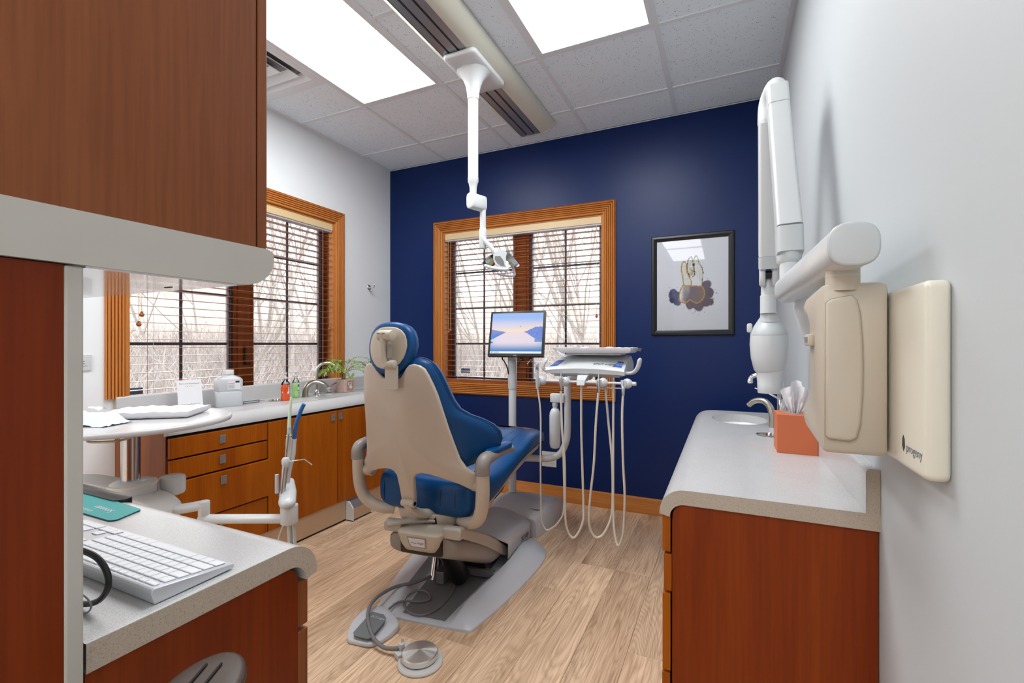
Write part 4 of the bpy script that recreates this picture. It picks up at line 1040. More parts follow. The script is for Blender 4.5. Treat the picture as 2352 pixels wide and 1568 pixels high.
# dark works under the lift
mb = MB(); mb.v = []; 
def bbox(mb, a0, a1, b0, b1, z0, z1, bev=0.0):
    t = MB().box(a0, a1, b0, b1, z0, z1, bev); t.v = [B(v.x, v.y, v.z) for v in t.v]; return mb.add(t.v, t.f)
build(bbox(MB(), -.13, .13, .12, .50, .013, .12, .006), 'lift_frame', M_BLACK, ch, smooth=0)
build(bbox(MB(), -.10, .17, .10, .13, .02, .055, .003), 'crossbar', M_BASED, ch, smooth=0)
build(MB().cyl(B(-.085, -.03, .04), B(-.085, .02, .19), .013, n=16), 'cylinder_rod', M_CHROME, ch)
build(MB().cyl(B(.04, .02, .05), B(.02, -.10, .24), .045, n=20), 'hydraulic_cylinder', M_BLACK, ch)
build(bbox(MB(), -.075, -.03, -.02, .06, .016, .075, .004), 'bracket', M_BASED, ch, smooth=0)
# lower shell: grey pods sloping to the front
secs = []
for b, zt, zb, w in ((-.285, .362, .292, .150), (-.27, .366, .270, .165), (-.20, .345, .235, .178), (-.05, .275, .160, .182), (.12, .185, .075, .178), (.25, .12, .045, .165), (.30, .10, .05, .15)):
    q = []
    for i in range(20):
        t_ = 2*pi*i/20; c_, s_ = cos(t_), sin(t_)
        a = w*(abs(c_)**.45)*(1 if c_ > 0 else -1); z = (zt+zb)/2+(zt-zb)/2*(abs(s_)**.6)*(1 if s_ > 0 else -1)
        q.append(B(a, b, z))
    secs.append(q)
build(MB().loft(secs), 'lower_shell', M_ARMG, ch, smooth=50)
build(bbox(MB(), -.098, .098, -.300, -.18, .284, .372, .01), 'shell_recess', M_BLACK, ch, smooth=30)
# lift arm covers either side
for s in (-1, 1):
    secs = []
    for b, z0, z1 in ((-.292, .366, .404), (-.285, .362, .412), (-.262, .362, .412), (.0, .222, .285), (.27, .062, .125), (.305, .046, .100)):
        secs.append([B(s*a, b, z) for a, z in ((.099, z0), (.177, z0), (.182, z0+.006), (.182, z1-.008), (.172, z1), (.104, z1), (.099, z1-.006))])
    build(MB().loft(secs), 'lift_arm', M_ARMC, ch, smooth=30, bevel=.003)
# badge box
secs = []
for z, w, b0 in ((.296, .062, -.290), (.306, .078, -.310), (.330, .090, -.320), (.374, .103, -.326), (.380, .103, -.326), (.386, .098, -.318)):
    secs.append([B(p[0], p[1], z) for p in rrect(0, (b0-.16)/2, w, (-.16-b0)/2, .03)])
bd = build(MB().loft(secs), 'badge_housing', M_BEIGE, ch, smooth=40)
fb = lambda u_, v, d: B(u_, -.3175-d-(v-.345)*.13, v-.014)
build(MB().prism([(-.047, .384), (.040, .384), (.040, .340), (-.030, .338), (-.040, .352)], fb, .002, .0052), 'badge_frame', M_ARMG, bd, smooth=0)
build(MB().prism([(-.041, .379), (.035, .379), (.035, .345), (-.026, .343), (-.036, .356)], fb, .005, .0062), 'badge_plate', M_PAPER, bd, smooth=0)
text('DCI edge', 'lettering', M_INK, bd, fb(-.031, .357, .0068), B(1, 0, 0)-B(0, 0, 0), (0, 0, 1), .0155, .0002, shear=.3)
# big curved front cover
nu, nv = 16, 10
def cov(u, v):
    a = .215*(2*u-1); q = (a/.215)**2; b = (.10+.13*q)*(1-v)+.665*v
    z = (.243-.090*q**1.2)*(1-v)+(.165-.072*q)*v+.018*sin(pi*v)
    return B(a, b, z)
mb = MB().grid(cov, nu, nv)
top = [cov(i/nu, 0) for i in range(nu+1)]; n0 = len(mb.v)
def skirt(row, dz):
    mb.loft([row, [V(p.x, p.y, max(.002, p.z-dz(p))) for p in row]], closed_sec=False, caps=False)
skirt([cov(1, j/nv) for j in range(nv+1)], lambda p: .086); skirt([cov(0, j/nv) for j in range(nv+1)], lambda p: .086); skirt([cov(i/nu, 1) for i in range(nu+1)], lambda p: .1)
skirt([cov(i/nu, 0) for i in range(nu+1)], lambda p: .012)
cvr = build(mb, 'front_cover', M_BASE, ch, smooth=60)
sd = cvr.modifiers.new('thick', 'SOLIDIFY'); sd.thickness = .006; sd.offset = -1
p = cov(1, .52); q_ = cov(1, .86); dirv = (q_-p); text('DCI edge', 'lettering', M_INK, cvr, B(.2162, .455, .060), B(0, 1, -.09)-B(0, 0, 0), (0, 0, 1), .038, .0002, shear=.3)
build(MB().loft([[cov(u, v)+V(0, 0, dz) for u in (.80, .86, .92)] for v, dz in ((.70, .0008), (.95, .0008))], closed_sec=False, caps=False), 'strip', M_OFFW, cvr, smooth=0)

# seat frame pan and swivel
def S(x, y, z): return V(XC+x, y, z)
secs = []
for z, k in ((.338, .60), (.342, .72), (.352, .86), (.375, .97), (.418, 1.0), (.424, .98)):
    secs.append([S(.205*k*abs(cos(t_))**.65*(1 if cos(t_) > 0 else -1), 1.93+.245*k*abs(sin(t_))**.8*(1 if sin(t_) > 0 else -1), z+.05*max(0, sin(t_))) for t_ in [2*pi*i/40 for i in range(40)]])
build(MB().loft(secs), 'seat_frame', M_SHELL, ch, smooth=50)
build(MB().cyl(S(0.01, 1.86, .28), S(.01, 1.86, .35), .10, n=32), 'swivel', M_BLACK, ch)
lv = build(MB().tube([S(.045, 1.685, .398), S(-.01, 1.64, .405), S(-.085, 1.575, .402)], [.012, .015, .017], 10, sq=(.65, 1.15), up=(0, 0, 1)), 'brake_lever', M_ARMC, ch)
build(MB().cyl(S(.075, 1.70, .398), S(.045, 1.685, .398), .010, n=12), 'lever_pin', M_CHROME, ch)
build(MB().box(XC-.02, XC+.085, 1.692, 1.72, .375, .420, .002), 'lever_slot', M_DARK, ch, smooth=0)

# seat and leg cushion
prof = [(1.700, .500, .455, .185), (1.706, .545, .430, .225), (1.73, .575, .415, .255), (1.80, .585, .420, .272), (1.92, .575, .455, .277), (2.05, .590, .505, .276), (2.18, .622, .540, .272),
        (2.30, .648, .558, .265), (2.42, .662, .570, .255), (2.55, .658, .572, .240), (2.66, .640, .562, .218), (2.73, .618, .552, .190), (2.765, .598, .550, .150), (2.775, .585, .556, .10)]
secs = []
ys = [p[0] for p in prof]
fine = spline([V(p[0], p[1], p[2]) for p in prof], 3); finew = spline([V(p[3], 0, 0) for p in prof], 3)
for P_, w in zip(fine, finew):
    y, zt, zb = P_; w = w.x; q = []
    for i in range(36):
        t_ = 2*pi*i/36; c_, s_ = cos(t_), sin(t_)
        x = w*(abs(c_)**.38)*(1 if c_ > 0 else -1)
        z = (zt+zb)/2+(zt-zb)/2*(abs(s_)**.55)*(1 if s_ > 0 else -1)
        if s_ > 0: z += .022*(abs(x)/max(w, .01))**3*s_*(y < 2.2)+.006*(abs(x)/max(w, .01))**2
        q.append(S(x, y, z))
    secs.append(q)
seat = build(MB().loft(secs), 'seat_cushion', M_VINYL, ch, smooth=60)
def topz(y, x=0):
    for i in range(len(prof)-1):
        if prof[i][0] <= y <= prof[i+1][0]:
            t_ = (y-prof[i][0])/(prof[i+1][0]-prof[i][0]); w = prof[i][3]*(1-t_)+prof[i+1][3]*t_; z = prof[i][1]*(1-t_)+prof[i+1][1]*t_
            k = min(.995, abs(x)/w); s_ = max(0, 1-k**(1/.38)); s_ = sqrt(max(0, 1-(k**(1/.38))**2)); zc = (prof[i][1]+prof[i][2])/2*(1-t_)+(prof[i+1][1]+prof[i+1][2])/2*t_
            return zc+(z-zc)*s_**.55+(.022*k**3*(y < 2.2)+.006*k*k)
    return prof[-1][1]
for s in (-1, 1):
    P_ = [S(s*(.185-.03*(y-1.9)), y, topz(y, .185-.03*(y-1.9))+.0005) for y in [1.74+.05*i for i in range(21)] if y < 2.72]
    build(MB().tube(P_, .0026, 6), 'piping', M_VINYL2, seat)
P_ = [S(x, 2.30+.0*x, topz(2.30, x)+.0005) for x in [-.12+.024*i for i in range(11)]]
P_ = [S(x, y, topz(y, x)+.0006) for x, y in [(-.11, 2.62)]+[(-.11+.022*i, 2.62) for i in range(11)]+[(.11, 2.62-.03*i) for i in range(1, 12)]+[(.11-.022*i, 2.29) for i in range(1, 11)]+[(-.11, 2.29+.03*i) for i in range(1, 11)]]
build(MB().tube(P_, .0022, 6), 'piping', M_VINYL2, seat)
for s, x in ((1, .10), (1, .175), (-1, .21)):
    build(MB().tube([S(s*x, 1.700+.0*k, .0)+V(0, dy, z) for k, (dy, z) in enumerate([(.004, .452), (-.0015, .480), (-.0005, .505), (.004, .535), (.020, .565), (.045, .583)])], .0022, 6), 'piping', M_VINYL2, seat)
# plate under the legrest, with side rail
secs = []
for y, z, w in ((1.85, .435, .20), (1.95, .455, .235), (2.15, .520, .245), (2.35, .552, .235), (2.55, .556, .21), (2.68, .548, .17)):
    secs.append([S(-w, y, z-.010), S(w, y, z-.010), S(w+.012, y, z), S(w+.004, y, z+.012), S(-w-.004, y, z+.012), S(-w-.012, y, z)])
lp = build(MB().loft(secs), 'legrest_plate', M_SHELL, ch, smooth=30)
build(MB().cyl(S(.235, 2.09, .480), S(.235, 2.11, .495), .018, n=16, b=.004), 'plate_knob', M_OFFW, lp)
build(MB().tube(spline([S(.225, 2.10, .475), S(.21, 2.09, .44), S(.18, 2.05, .395), S(.172, 2.04, .388), S(.160, 2.03, .41), S(.16, 2.03, .44)], 6), .003, 8), 'strap', M_BLACK, lp)
# clear foot cover
secs = []
for y, zt, zb, w in ((2.66, .652, .545, .215), (2.74, .630, .535, .195), (2.80, .600, .525, .165), (2.84, .570, .520, .12), (2.85, .555, .525, .08)):
    secs.append([S(w*(abs(cos(t_))**.5)*(1 if cos(t_) > 0 else -1), y, (zt+zb)/2+(zt-zb)/2*(abs(sin(t_))**.6)*(1 if sin(t_) > 0 else -1)) for t_ in [2*pi*i/28 for i in range(28)]])
build(MB().loft(secs[0:], caps=False), 'clear_foot_cover', M_LSH, ch, smooth=60)

# back: shell + cushion
def BK(x, z, d): return V(XC+x, 1.48+(1.09-z)*.213+.09*(x/.3)**2+d, z)
half = [(0, 1.030), (.03, 1.031), (.047, 1.038), (.062, 1.055), (.080, 1.078), (.092, 1.089), (.112, 1.093), (.132, 1.088), (.150, 1.075), (.162, 1.050), (.176, 1.010), (.188, .968), (.200, .905), (.214, .83), (.228, .765), (.243, .70), (.262, .662), (.290, .637), (.306, .618), (.305, .59), (.296, .568), (.275, .568), (.235, .592), (.17, .617), (.12, .630), (.085, .634), (.058, .628), (.042, .608), (.037, .56), (.034, .51), (.030, .494), (.02, .488), (0, .488)]
def symm(h): return h+[(-x, z) for x, z in reversed(h) if x > 1e-6]
def dense(poly, mx):
    out = []
    for i in range(len(poly)):
        a, b = Vector(poly[i]), Vector(poly[(i+1) % len(poly)]); n = max(1, int((b-a).length/mx))
        out += [tuple(a.lerp(b, k/n)) for k in range(n)]
    return out
shell_o = dense(symm(half), .03)
def BS(x, z, d):   # shell: gentle side facets
    q = V(XC+x, 1.48+(1.09-z)*.213+.09*(x/.3)**2+d, z); ax = abs(x); rim = .16+.10*max(0, (.95-z))
    return q
bsh = build(MB().star(shell_o, BS, .022, .009, c=(0, .80), rings=8, bulge_b=.018), 'back_shell', M_SHELL, ch, smooth=60)
hc = [(0, 1.058), (.02, 1.062), (.04, 1.078), (.055, 1.096), (.078, 1.110), (.105, 1.116), (.135, 1.111), (.160, 1.092), (.180, 1.055), (.198, 1.0), (.214, .945), (.232, .905), (.262, .876), (.298, .853), (.328, .825), (.345, .793), (.348, .762), (.340, .73), (.322, .70), (.292, .678), (.262, .662), (.22, .645), (.16, .635), (.08, .630), (0, .628)]
def BC(x, z, d):
    k = .115*(abs(x)/.3)**2.0; return V(XC+x*(1-.06*max(0, d-.06)/.05), 1.48+(1.09-z)*.213+k+.018+d+.05*max(0, (abs(x)-.22)/.13)*(z < .93), z)
bcu = build(MB().star(dense(symm(hc), .03), BC, .085, .042, c=(0, .85), rings=7, bulge=-.012), 'back_cushion', M_VINYL, ch, smooth=70)
for s in (-1, 1):
    P_ = [BC(s*x, z, .028)+V(s*.002, 0, .002) for x, z in hc[5:17]]
    build(MB().tube(spline(P_, 3), .0022, 6), 'piping', M_VINYL2, bcu)
# slot and hinge at the tongue
build(MB().cyl(V(XC-.024, 1.600, .498), V(XC+.040, 1.600, .498), .017, n=20, b=.003), 'hinge_pin', M_SHELL, bsh)
build(MB().cyl(V(XC+.040, 1.600, .498), V(XC+.0415, 1.600, .498), .009, n=16), 'hinge_bolt', M_BLACK, bsh)
build(MB().tube(spline([V(XC-.002, 1.60, .498), V(XC+.01, 1.62, .462), V(XC+.03, 1.67, .432), V(XC+.05, 1.73, .42)], 5), .020, 12, sq=(1, 1.3)), 'recline_link', M_BEIGE, ch)
# armrests
for s in (-1, 1):
    P_ = spline([S(s*.185, 1.745, .402), S(s*.235, 1.715, .408), S(s*.290, 1.69, .436), S(s*.320, 1.672, .490), S(s*.330, 1.665, .56), S(s*.330, 1.662, .638)], 6)
    ar = build(MB().tube(P_, [.026]*len(P_), 16, sq=(1.0, 1.15)), 'armrest_post', M_SHELL, ch, smooth=50)
    P_ = spline([S(s*.330, 1.662, .638), S(s*.330, 1.664, .680), S(s*.330, 1.695, .698), S(s*.331, 1.77, .700), S(s*.332, 1.86, .698), S(s*.333, 1.935, .690)], 5); n = len(P_)
    build(MB().tube(P_, [.030-.013*sst(.25, 1, i/(n-1)) for i in range(n)], 14, sq=(1.0, 1.0)), 'armrest_bracket', M_ARMG, ar, smooth=50)
    ol_ = [(.027*(abs(cos(t_))**.6)*(1 if cos(t_) > 0 else -1), .110*(abs(sin(t_))**.75)*(1 if sin(t_) > 0 else -1)) for t_ in [2*pi*i/32 for i in range(32)]]
    build(MB().star(ol_, lambda u_, v, d: S(s*.330+u_, 1.815+v, .704+d), .024, .011, rings=3, bulge=.004), 'armrest_pad', M_VINYL, ar, smooth=60)
# pivot discs where the back meets the arms
for s in (-1, 1):
    build(MB().cyl(S(s*.268, 1.700, .585), S(s*.325, 1.690, .585), .030, n=24, b=.004), 'back_pivot', M_BEIGE, ch)

# headrest
hh = [(0, 1.262), (.028, 1.261), (.055, 1.256), (.082, 1.243), (.102, 1.222), (.113, 1.195), (.117, 1.165), (.113, 1.135), (.102, 1.105), (.082, 1.078), (.055, 1.058), (.025, 1.050), (0, 1.049)]
HX = -.012
hrot = radians(7)
def HD(k, y0, tl=0.0):
    def f(x, z, d):
        x, z = x*k, 1.16+(z-1.16)*k; x, z2 = x*cos(hrot)+(z-1.16)*sin(hrot)*.0, z
        return V(XC+HX+x, y0+d+.10*(z-1.16)+1.0*x*x, z)
    return f
hd = build(MB().star(dense(symm(hh), .02), HD(1.0, 1.487), .052, .018, c=(0, 1.16), rings=5, bulge=.004), 'headrest_cushion', M_VINYL, ch, smooth=70)
hs = build(MB().star(dense(symm(hh), .02), HD(.80, 1.482), .010, .004, c=(0, 1.16), rings=4, bulge_b=.004), 'headrest_shell', M_BEIGE, hd, smooth=70)
build(MB().cyl(V(XC-.022, 1.452, 1.205), V(XC+.045, 1.452, 1.205), .022, n=24, b=.004), 'headrest_clamp', M_BEIGE, hd)
build(MB().box(XC-.016, XC+.022, 1.4292, 1.4315, 1.213, 1.2155), 'clamp_slot', M_DARK, hd, smooth=0)
P_ = spline([V(XC+.004, 1.450, 1.212), V(XC+.006, 1.446, 1.17), V(XC+.010, 1.446, 1.12), V(XC+.014, 1.450, 1.085)], 6); n = len(P_)
build(MB().tube(P_, [.024, .0235]+[.020]*(n-5)+[.021, .023, .024], 14, sq=(.62, 1.0)), 'headrest_link', M_BEIGE, hd, smooth=50)
build(MB().box(XC+.024, XC+.034, 1.440, 1.460, 1.115, 1.170, .003), 'release_button', M_ARMG, hd, smooth=0)
build(MB().cyl(V(XC+.010, 1.450, 1.090), V(XC+.055, 1.455, 1.092), .017, n=20, b=.003), 'headrest_knuckle', M_BEIGE, hd)
build(MB().loft([[V(XC+a, y, z) for a, y in ((-.004, 1.462), (.052, 1.462), (.052, 1.478), (-.004, 1.478))] for z in (1.085, 1.04, .99)]), 'headrest_stem', M_BEIGE, hd, smooth=0, bevel=.002)

# utility floor box in front of the base
ub = thing('utility_box', 'grey floor utility box against the navy wall at the foot of the chair', 'box', (-1.20, 2.86, 0))
secs = []
for y, w, z in ((2.60, .165, .112), (2.63, .185, .140), (2.78, .20, .158), (2.92, .20, .148), (3.06, .19, .110), (3.09, .18, .08)):
    secs.append([V(-1.205+sx*w*k, y, zz) for sx, k, zz in ((-1, 1, 0), (1, 1, 0), (1, .99, z*.78), (1, .90, z*.95), (.5, 1, z), (-.5, 1, z), (-1, .90, z*.95), (-1, .99, z*.78))])
build(MB().loft(secs), 'housing', M_BASE, ub, smooth=40)
build(MB().box(-1.10, -1.045, 2.66, 2.72, .150, .156, .002), 'label_plate', M_OFFW, ub, smooth=0)

# monitor on its post
mo = thing('monitor', 'square black framed monitor showing a blue lake at sunset', 'monitor', (-1.273, 2.83, 1.08))
MC = V(-1.2726, 2.83, 1.2410); ya, ti = .1427, .2529
mu = V(cos(ya), sin(ya), 0); mn = V(sin(ya), -cos(ya), 0); mup = V(0, 0, 1)*cos(ti)-mn*sin(ti); mo_n = mu.cross(mup)
fm = lambda u_, v, d: MC+mu*u_+mup*v+mo_n*d
mw, mh = .386, .315
mcase = build(MB().prism(rrect(0, 0, mw/2, mh/2, .004, 3), fm, -.028, 0, .002), 'case', M_BLACK, mo, smooth=30)
build(MB().prism(rrect(0, 0, mw*.32, mh*.34, .02, 3), fm, -.052, -.028, .004), 'rear_housing', M_BLACK, mo, smooth=30)
sw, shh = mw-.030, mh-.034
def lake(u, v):   # v up
    sky_t, sky_m, sky_b = lin('#8fb1e8'), lin('#cfcbe0'), lin('#f3d9b4'); wat_n, wat_f = lin('#1a76b8'), lin('#dcd0dc')
    if v < .052:
        c = lin('#dfe6f2')
        for k, q in ((.03, '#4a90d0'), (.055, '#9fb6cf'), (.10, '#6aa0c8'), (.13, '#7fae9f'), (.165, '#4a4a52')):
            if abs(u-k) < .009 and .014 < v < .038: c = lin(q)
        return c
    hz = .53
    if v > hz:
        t_ = (v-hz)/(1-hz); c = mix(sky_b, sky_m, sst(0, .42, t_+.08*(1-u))) if t_ < .4 else mix(sky_m, sky_t, sst(.3, .8, t_))
        if t_ < .45: c = mix(c, lin('#f5d27a'), .7*sst(.55, 1, u)*(1-t_/.45))
    else:
        t_ = v/hz; c = mix(wat_n, mix(lin('#8fb4dc'), wat_f, sst(.05, .55, 1-abs(u-.5)*1.4)), sst(.08, .55, t_)); c = mix(c, lin('#e4cfd6'), sst(.6, 1, t_)*.8)
    # hills
    lh = hz+.06*(1-u/.28) if u < .28 else -1; lb_ = hz-.20*(1-u/.30)
    if u < .28 and lb_ < v < lh: c = mix(lin('#2f7ad0'), lin('#7d83c4'), sst(lb_, lh, v)+.25*noise.noise(V(u*40, v*40, 0)))
    if u > .62:
        q = (u-.62)/.38; tp = hz+.13*sst(0, .8, q)+.012*sin(u*60)*q-.015*max(0, q-.8)*5; bt_ = hz-.17*sst(0, .75, q)
        if bt_ < v < tp: c = mix(lin('#3f6fc4'), lin('#7a8fd6'), .5+.5*noise.noise(V(u*30, v*30, 2)))
    if u > .86 and hz-.25 < v < hz-.16: c = mix(c, lin('#2c78bc'), .8)
    if u < .05 and abs(v-.27) < .03*(1-u/.06): c = lin('#1f5f78')
    if (abs(u-.575-.3*(v-.66)*-1) < .006) and .64 < v < .685: c = lin('#4a4a58')
    return c
picture('screen', vcol('screen_image', .3, .5), mcase, fm(-sw/2, -shh/2+.004, .0012), mu, mup, sw, shh, 130, 108, lake)
text('acer', 'lettering', M_SASHL, mcase, fm(-.0, -mh/2+.005, .0008), mu, mup, .013, .0002, 'CENTER', .25)
mp_ = thing('monitor_post', 'white telescopic post carrying the monitor above the chair foot', 'post', (-1.335, 2.90, .1))
build(MB().cyl((-1.335, 2.90, .155), (-1.335, 2.90, .955), .0265, n=28), 'lower_tube', M_WHITE, mp_)
build(MB().cyl((-1.335, 2.90, .865), (-1.335, 2.90, 1.06), .031, n=28, b=.001), 'sleeve', M_WHITE, mp_)
build(MB().box(-1.360, -1.308, 2.872, 2.925, 1.055, 1.145, .006), 'mount_block', M_XGREY, mp_, smooth=30)
build(MB().tube([(-1.335, 2.895, 1.14), (-1.31, 2.885, 1.19), (-1.285, 2.882, 1.238)], .018, 12, sq=(1, .7)), 'mount_arm', M_XGREY, mp_)
tag(build(MB().tube(spline([fm(-.10, -.13, -.03), fm(-.10, -.165, -.045), V(-1.385, 2.87, 1.055), V(-1.362, 2.872, 1.01), V(-1.352, 2.873, .965)], 6), .0045, 8), 'video_cable', M_BLACK), 'black cable drooping from the monitor down to its white post', 'cable')
tag(build(MB().tube(spline([fm(.04, -.14, -.03), fm(.038, -.165, -.05), V(-1.275, 2.90, 1.06), V(-1.296, 2.91, 1.02)], 6), .0035, 8), 'power_lead', M_BLACK), 'short black lead behind the right side of the monitor post', 'cable')

# ------------------------------------------------------------------ delivery unit
du = thing('delivery_unit', 'white dental delivery head on a bent arm beside the chair', 'dental unit', (-.68, 2.5, .45))
P_ = spline([(-1.20, 2.66, .457), (-1.10, 2.685, .457), (-1.0, 2.71, .460), (-.935, 2.735, .490), (-.900, 2.745, .56), (-.890, 2.75, .65), (-.890, 2.75, .93)], 8)
arm_ = build(MB().tube(P_, .0215, 18), 'bent_arm', M_WHITE, du)
build(MB().cyl((-1.22, 2.655, .457), (-1.17, 2.665, .457), .026, n=20, b=.003), 'arm_socket', M_BLACK, arm_)
build(MB().box(-1.205, -1.13, 2.62, 2.70, .475, .50, .004), 'socket_bracket', M_OFFW, arm_, smooth=30)
build(MB().cyl((-.890, 2.75, .93), (-.890, 2.75, .965), .030, n=24, b=.004), 'arm_pivot', M_WHITE, arm_)
build(MB().tube(spline([(-.890, 2.75, .955), (-.80, 2.66, .975), (-.70, 2.55, .985)], 6), .024, 14, sq=(.7, 1.1)), 'swing_arm', M_WHITE, du)
# head body
secs = []
for i in range(13):
    u_ = i/12; x = -.893+.426*u_; cr = .012*(1-(2*u_-1)**2)
    xb = -.872+.396*u_; e = .0 if 0 < i < 12 else .006
    secs.append([V(x+e*(1 if i == 0 else -1), 2.395, 1.006+e), V(x, 2.378, 1.010+cr*.6), V(x, 2.372, 1.030+cr), V(x, 2.378, 1.040+cr*1.1), V(xb, 2.52, 1.092+cr*1.6), V(xb, 2.60, 1.108+cr), V(xb, 2.635, 1.098+cr), V(x, 2.64, 1.06), V(x, 2.63, 1.006+e)])
body = build(MB().loft(secs), 'head', M_WHITE, du, smooth=35)
fh = lambda u_, v, d: V(-.893+.426*u_+(.021-.051*u_)*v*0, 2.378+.142*v, 1.040+.052*v+.012*(1-(2*u_-1)**2)*(1.1+.5*v)+.0008+d)
for u0_, u1_ in ((.035, .135), (.865, .955)):
    sk = .10 if u0_ < .5 else -.09
    pn = build(MB().prism([(u0_+.02*(u0_ > .5), .12), (u1_-.0*(u0_ > .5), .12), (u1_+sk*(.5 if u0_ < .5 else 0), .62), (u0_+sk*.5*(-1 if u0_ > .5 and False else 1), .62)] if u0_ < .5 else [(.845, .12), (.955, .12), (.955, .62), (.89, .62)], fh, 0, .0008), 'key_pad', M_BTN, body, smooth=0)
    cx_ = .10 if u0_ < .5 else .915
    for k in range(3): build(MB().tube([fh(cx_-.03+.03*k+.010*cos(t_), .36+.12*sin(t_), .0014) for t_ in [2*pi*i/14 for i in range(14)]], .0008, 5, closed=True), 'key_mark', M_PAPER, pn, smooth=0)
text('DCI edge', 'lettering', M_INK, body, fh(.60, .17, .0012), (1, 0, -.01), (0, .95, .33), .030, .0002, shear=.35)
# side handles
build(MB().tube(spline([(-.50, 2.45, 1.022), (-.455, 2.43, 1.020), (-.425, 2.42, 1.028), (-.405, 2.415, 1.055), (-.397, 2.412, 1.085)], 6), .017, 14, sq=(.55, 1.15), up=(0, 0, 1), dome=True), 'handle', M_WHITE, du, smooth=50)
build(MB().tube(spline([(-.86, 2.45, 1.022), (-.905, 2.43, 1.022), (-.925, 2.42, 1.035), (-.918, 2.415, 1.065), (-.905, 2.412, 1.082)], 6), .016, 14, sq=(.55, 1.15), up=(0, 0, 1), dome=True), 'handle', M_WHITE, du, smooth=50)
build(MB().box(-.86, -.50, 2.42, 2.60, .996, 1.007, .003), 'underside', M_XGREY, du, smooth=0)
for x in (-.80, -.62, -.53): build(MB().cyl((x, 2.43, .978), (x, 2.43, .997), .012, n=12), 'tube_port', M_BLACK, du)
# centre foot and holder rail
build(MB().loft([[V(x0_, y0_, z) , V(x1_, y0_, z), V(x1_, y1_, z2), V(x0_, y1_, z2)] for x0_, x1_, y0_, y1_, z, z2 in ((-.715, -.655, 2.40, 2.45, 1.010, 1.010), (-.712, -.655, 2.365, 2.43, 1.006, .990), (-.710, -.662, 2.345, 2.39, .985, .975), (-.708, -.666, 2.335, 2.372, .955, .955))]), 'centre_foot', M_WHITE, du, smooth=0, bevel=.004)
rail_ = build(MB().cyl((-.945, 2.36, .972), (-.425, 2.36, .972), .0065, n=14), 'holder_rail', M_WHITE, du)
build(MB().cyl((-.66, 2.37, .946), (-.47, 2.37, .946), .0035, n=10), 'lower_rail', M_WHITE, rail_)
build(MB().lathe((-.43, 2.36, .972), [(.009, 0), (.0105, .004), (.0105, .022), (.007, .026)], 16, axis=(1, 0, 0)), 'rail_end', M_WHITE, rail_)
HXs = [-.917, -.783, -.581, -.457]
for i, x in enumerate(HXs):
    hb = build(MB().lathe((x+.008, 2.36, .972), [(.002, -.026), (.014, -.023), (.023, -.012), (.0265, 0), (.023, .012), (.014, .023), (.002, .026)], 22, axis=(1, 0, 0)), 'holder', M_WHITE, rail_, smooth=60)
    build(MB().loft([[V(x-.006+a*k, 2.338+b*k2, z) for a, b in ((-.014, -.006), (.014, -.006), (.010, .016), (-.010, .016))] for z, k, k2 in ((.990, 1, 1), (.965, .9, 1), (.942, .5, .8))]), 'cradle', M_WHITE, hb, smooth=30)
# instruments in the holders
def inst(x, label, z0, z1, top, matb):
    t = thing('handpiece', label, 'dental tool', (x, 2.325, z0), 'tools hanging in the delivery unit')
    build(MB().lathe((x-.006, 2.325, z0), [(.007, 0), (.008, .01), (.0085, z1-z0-.02), (.0065, z1-z0-.006), (.003, z1-z0)], 16), 'body', matb, t)
    if top == 'syringe':
        build(MB().box(x-.014, x+.004, 2.314, 2.330, z1-.035, z1-.002, .003), 'valve_head', M_ALU, t, smooth=30)
        build(MB().tube([(x-.006, 2.322, z1-.015), (x-.040, 2.318, z1+.018), (x-.062, 2.316, z1-.008)], .0018, 8), 'nozzle', M_CHROME, t)
    else: build(MB().tube([(x-.006, 2.325, z1-.004), (x-.006, 2.325, z1+.022)], [.0045, .0022], 8), 'coupler', M_CHROME, t)
    return t
inst(HXs[0], 'air water syringe with bent metal nozzle in the first holder by the monitor', .930, 1.070, 'syringe', M_XGREY)
inst(HXs[1], 'slim steel coupler in the second holder beside the white bottle', .925, 1.005, '', M_STEEL)
inst(HXs[2], 'slim steel coupler in the holder right of the centre foot', .925, 1.000, '', M_STEEL)
inst(HXs[3], 'steel coupler in the end holder below the lever handle', .915, .965, '', M_ALU)
# hoses
def hose(pts, label, r=.0062):
    tag(build(MB().tube(spline(pts, 7), r, 10), 'instrument_hose', M_HOSE), label, 'hose', 'hoses hanging from the delivery unit')
hose([(-0.923, 2.325, 0.943), (-0.906, 2.33, 0.8), (-0.908, 2.335, 0.559), (-0.911, 2.345, 0.346), (-0.912, 2.36, 0.213), (-0.894, 2.375, 0.159), (-0.868, 2.385, 0.162), (-0.826, 2.4, 0.204), (-0.801, 2.41, 0.278), (-0.81, 2.43, 0.517), (-0.823, 2.44, 0.79), (-0.829, 2.44, 0.978)], 'thin cream hose looping from the bent nozzle syringe, nearest the chair', .0045)
hose([(-0.789, 2.325, 0.932), (-0.784, 2.33, 0.72), (-0.771, 2.335, 0.543), (-0.772, 2.345, 0.276), (-0.765, 2.36, 0.184), (-0.741, 2.37, 0.142), (-0.716, 2.38, 0.159), (-0.688, 2.39, 0.23), (-0.688, 2.4, 0.317), (-0.695, 2.4, 0.543), (-0.697, 2.39, 0.731), (-0.69, 2.365, 0.958)], 'cream hose of the second holder, looping up to the centre foot')
hose([(-0.587, 2.325, 0.941), (-0.602, 2.33, 0.77), (-0.614, 2.335, 0.56), (-0.634, 2.34, 0.386), (-0.644, 2.35, 0.251), (-0.63, 2.36, 0.188), (-0.605, 2.37, 0.166), (-0.574, 2.385, 0.188), (-0.544, 2.4, 0.258), (-0.535, 2.41, 0.336), (-0.541, 2.43, 0.546), (-0.564, 2.44, 0.767), (-0.583, 2.44, 0.974)], 'cream hose of the third holder, crossing behind the straight hoses')
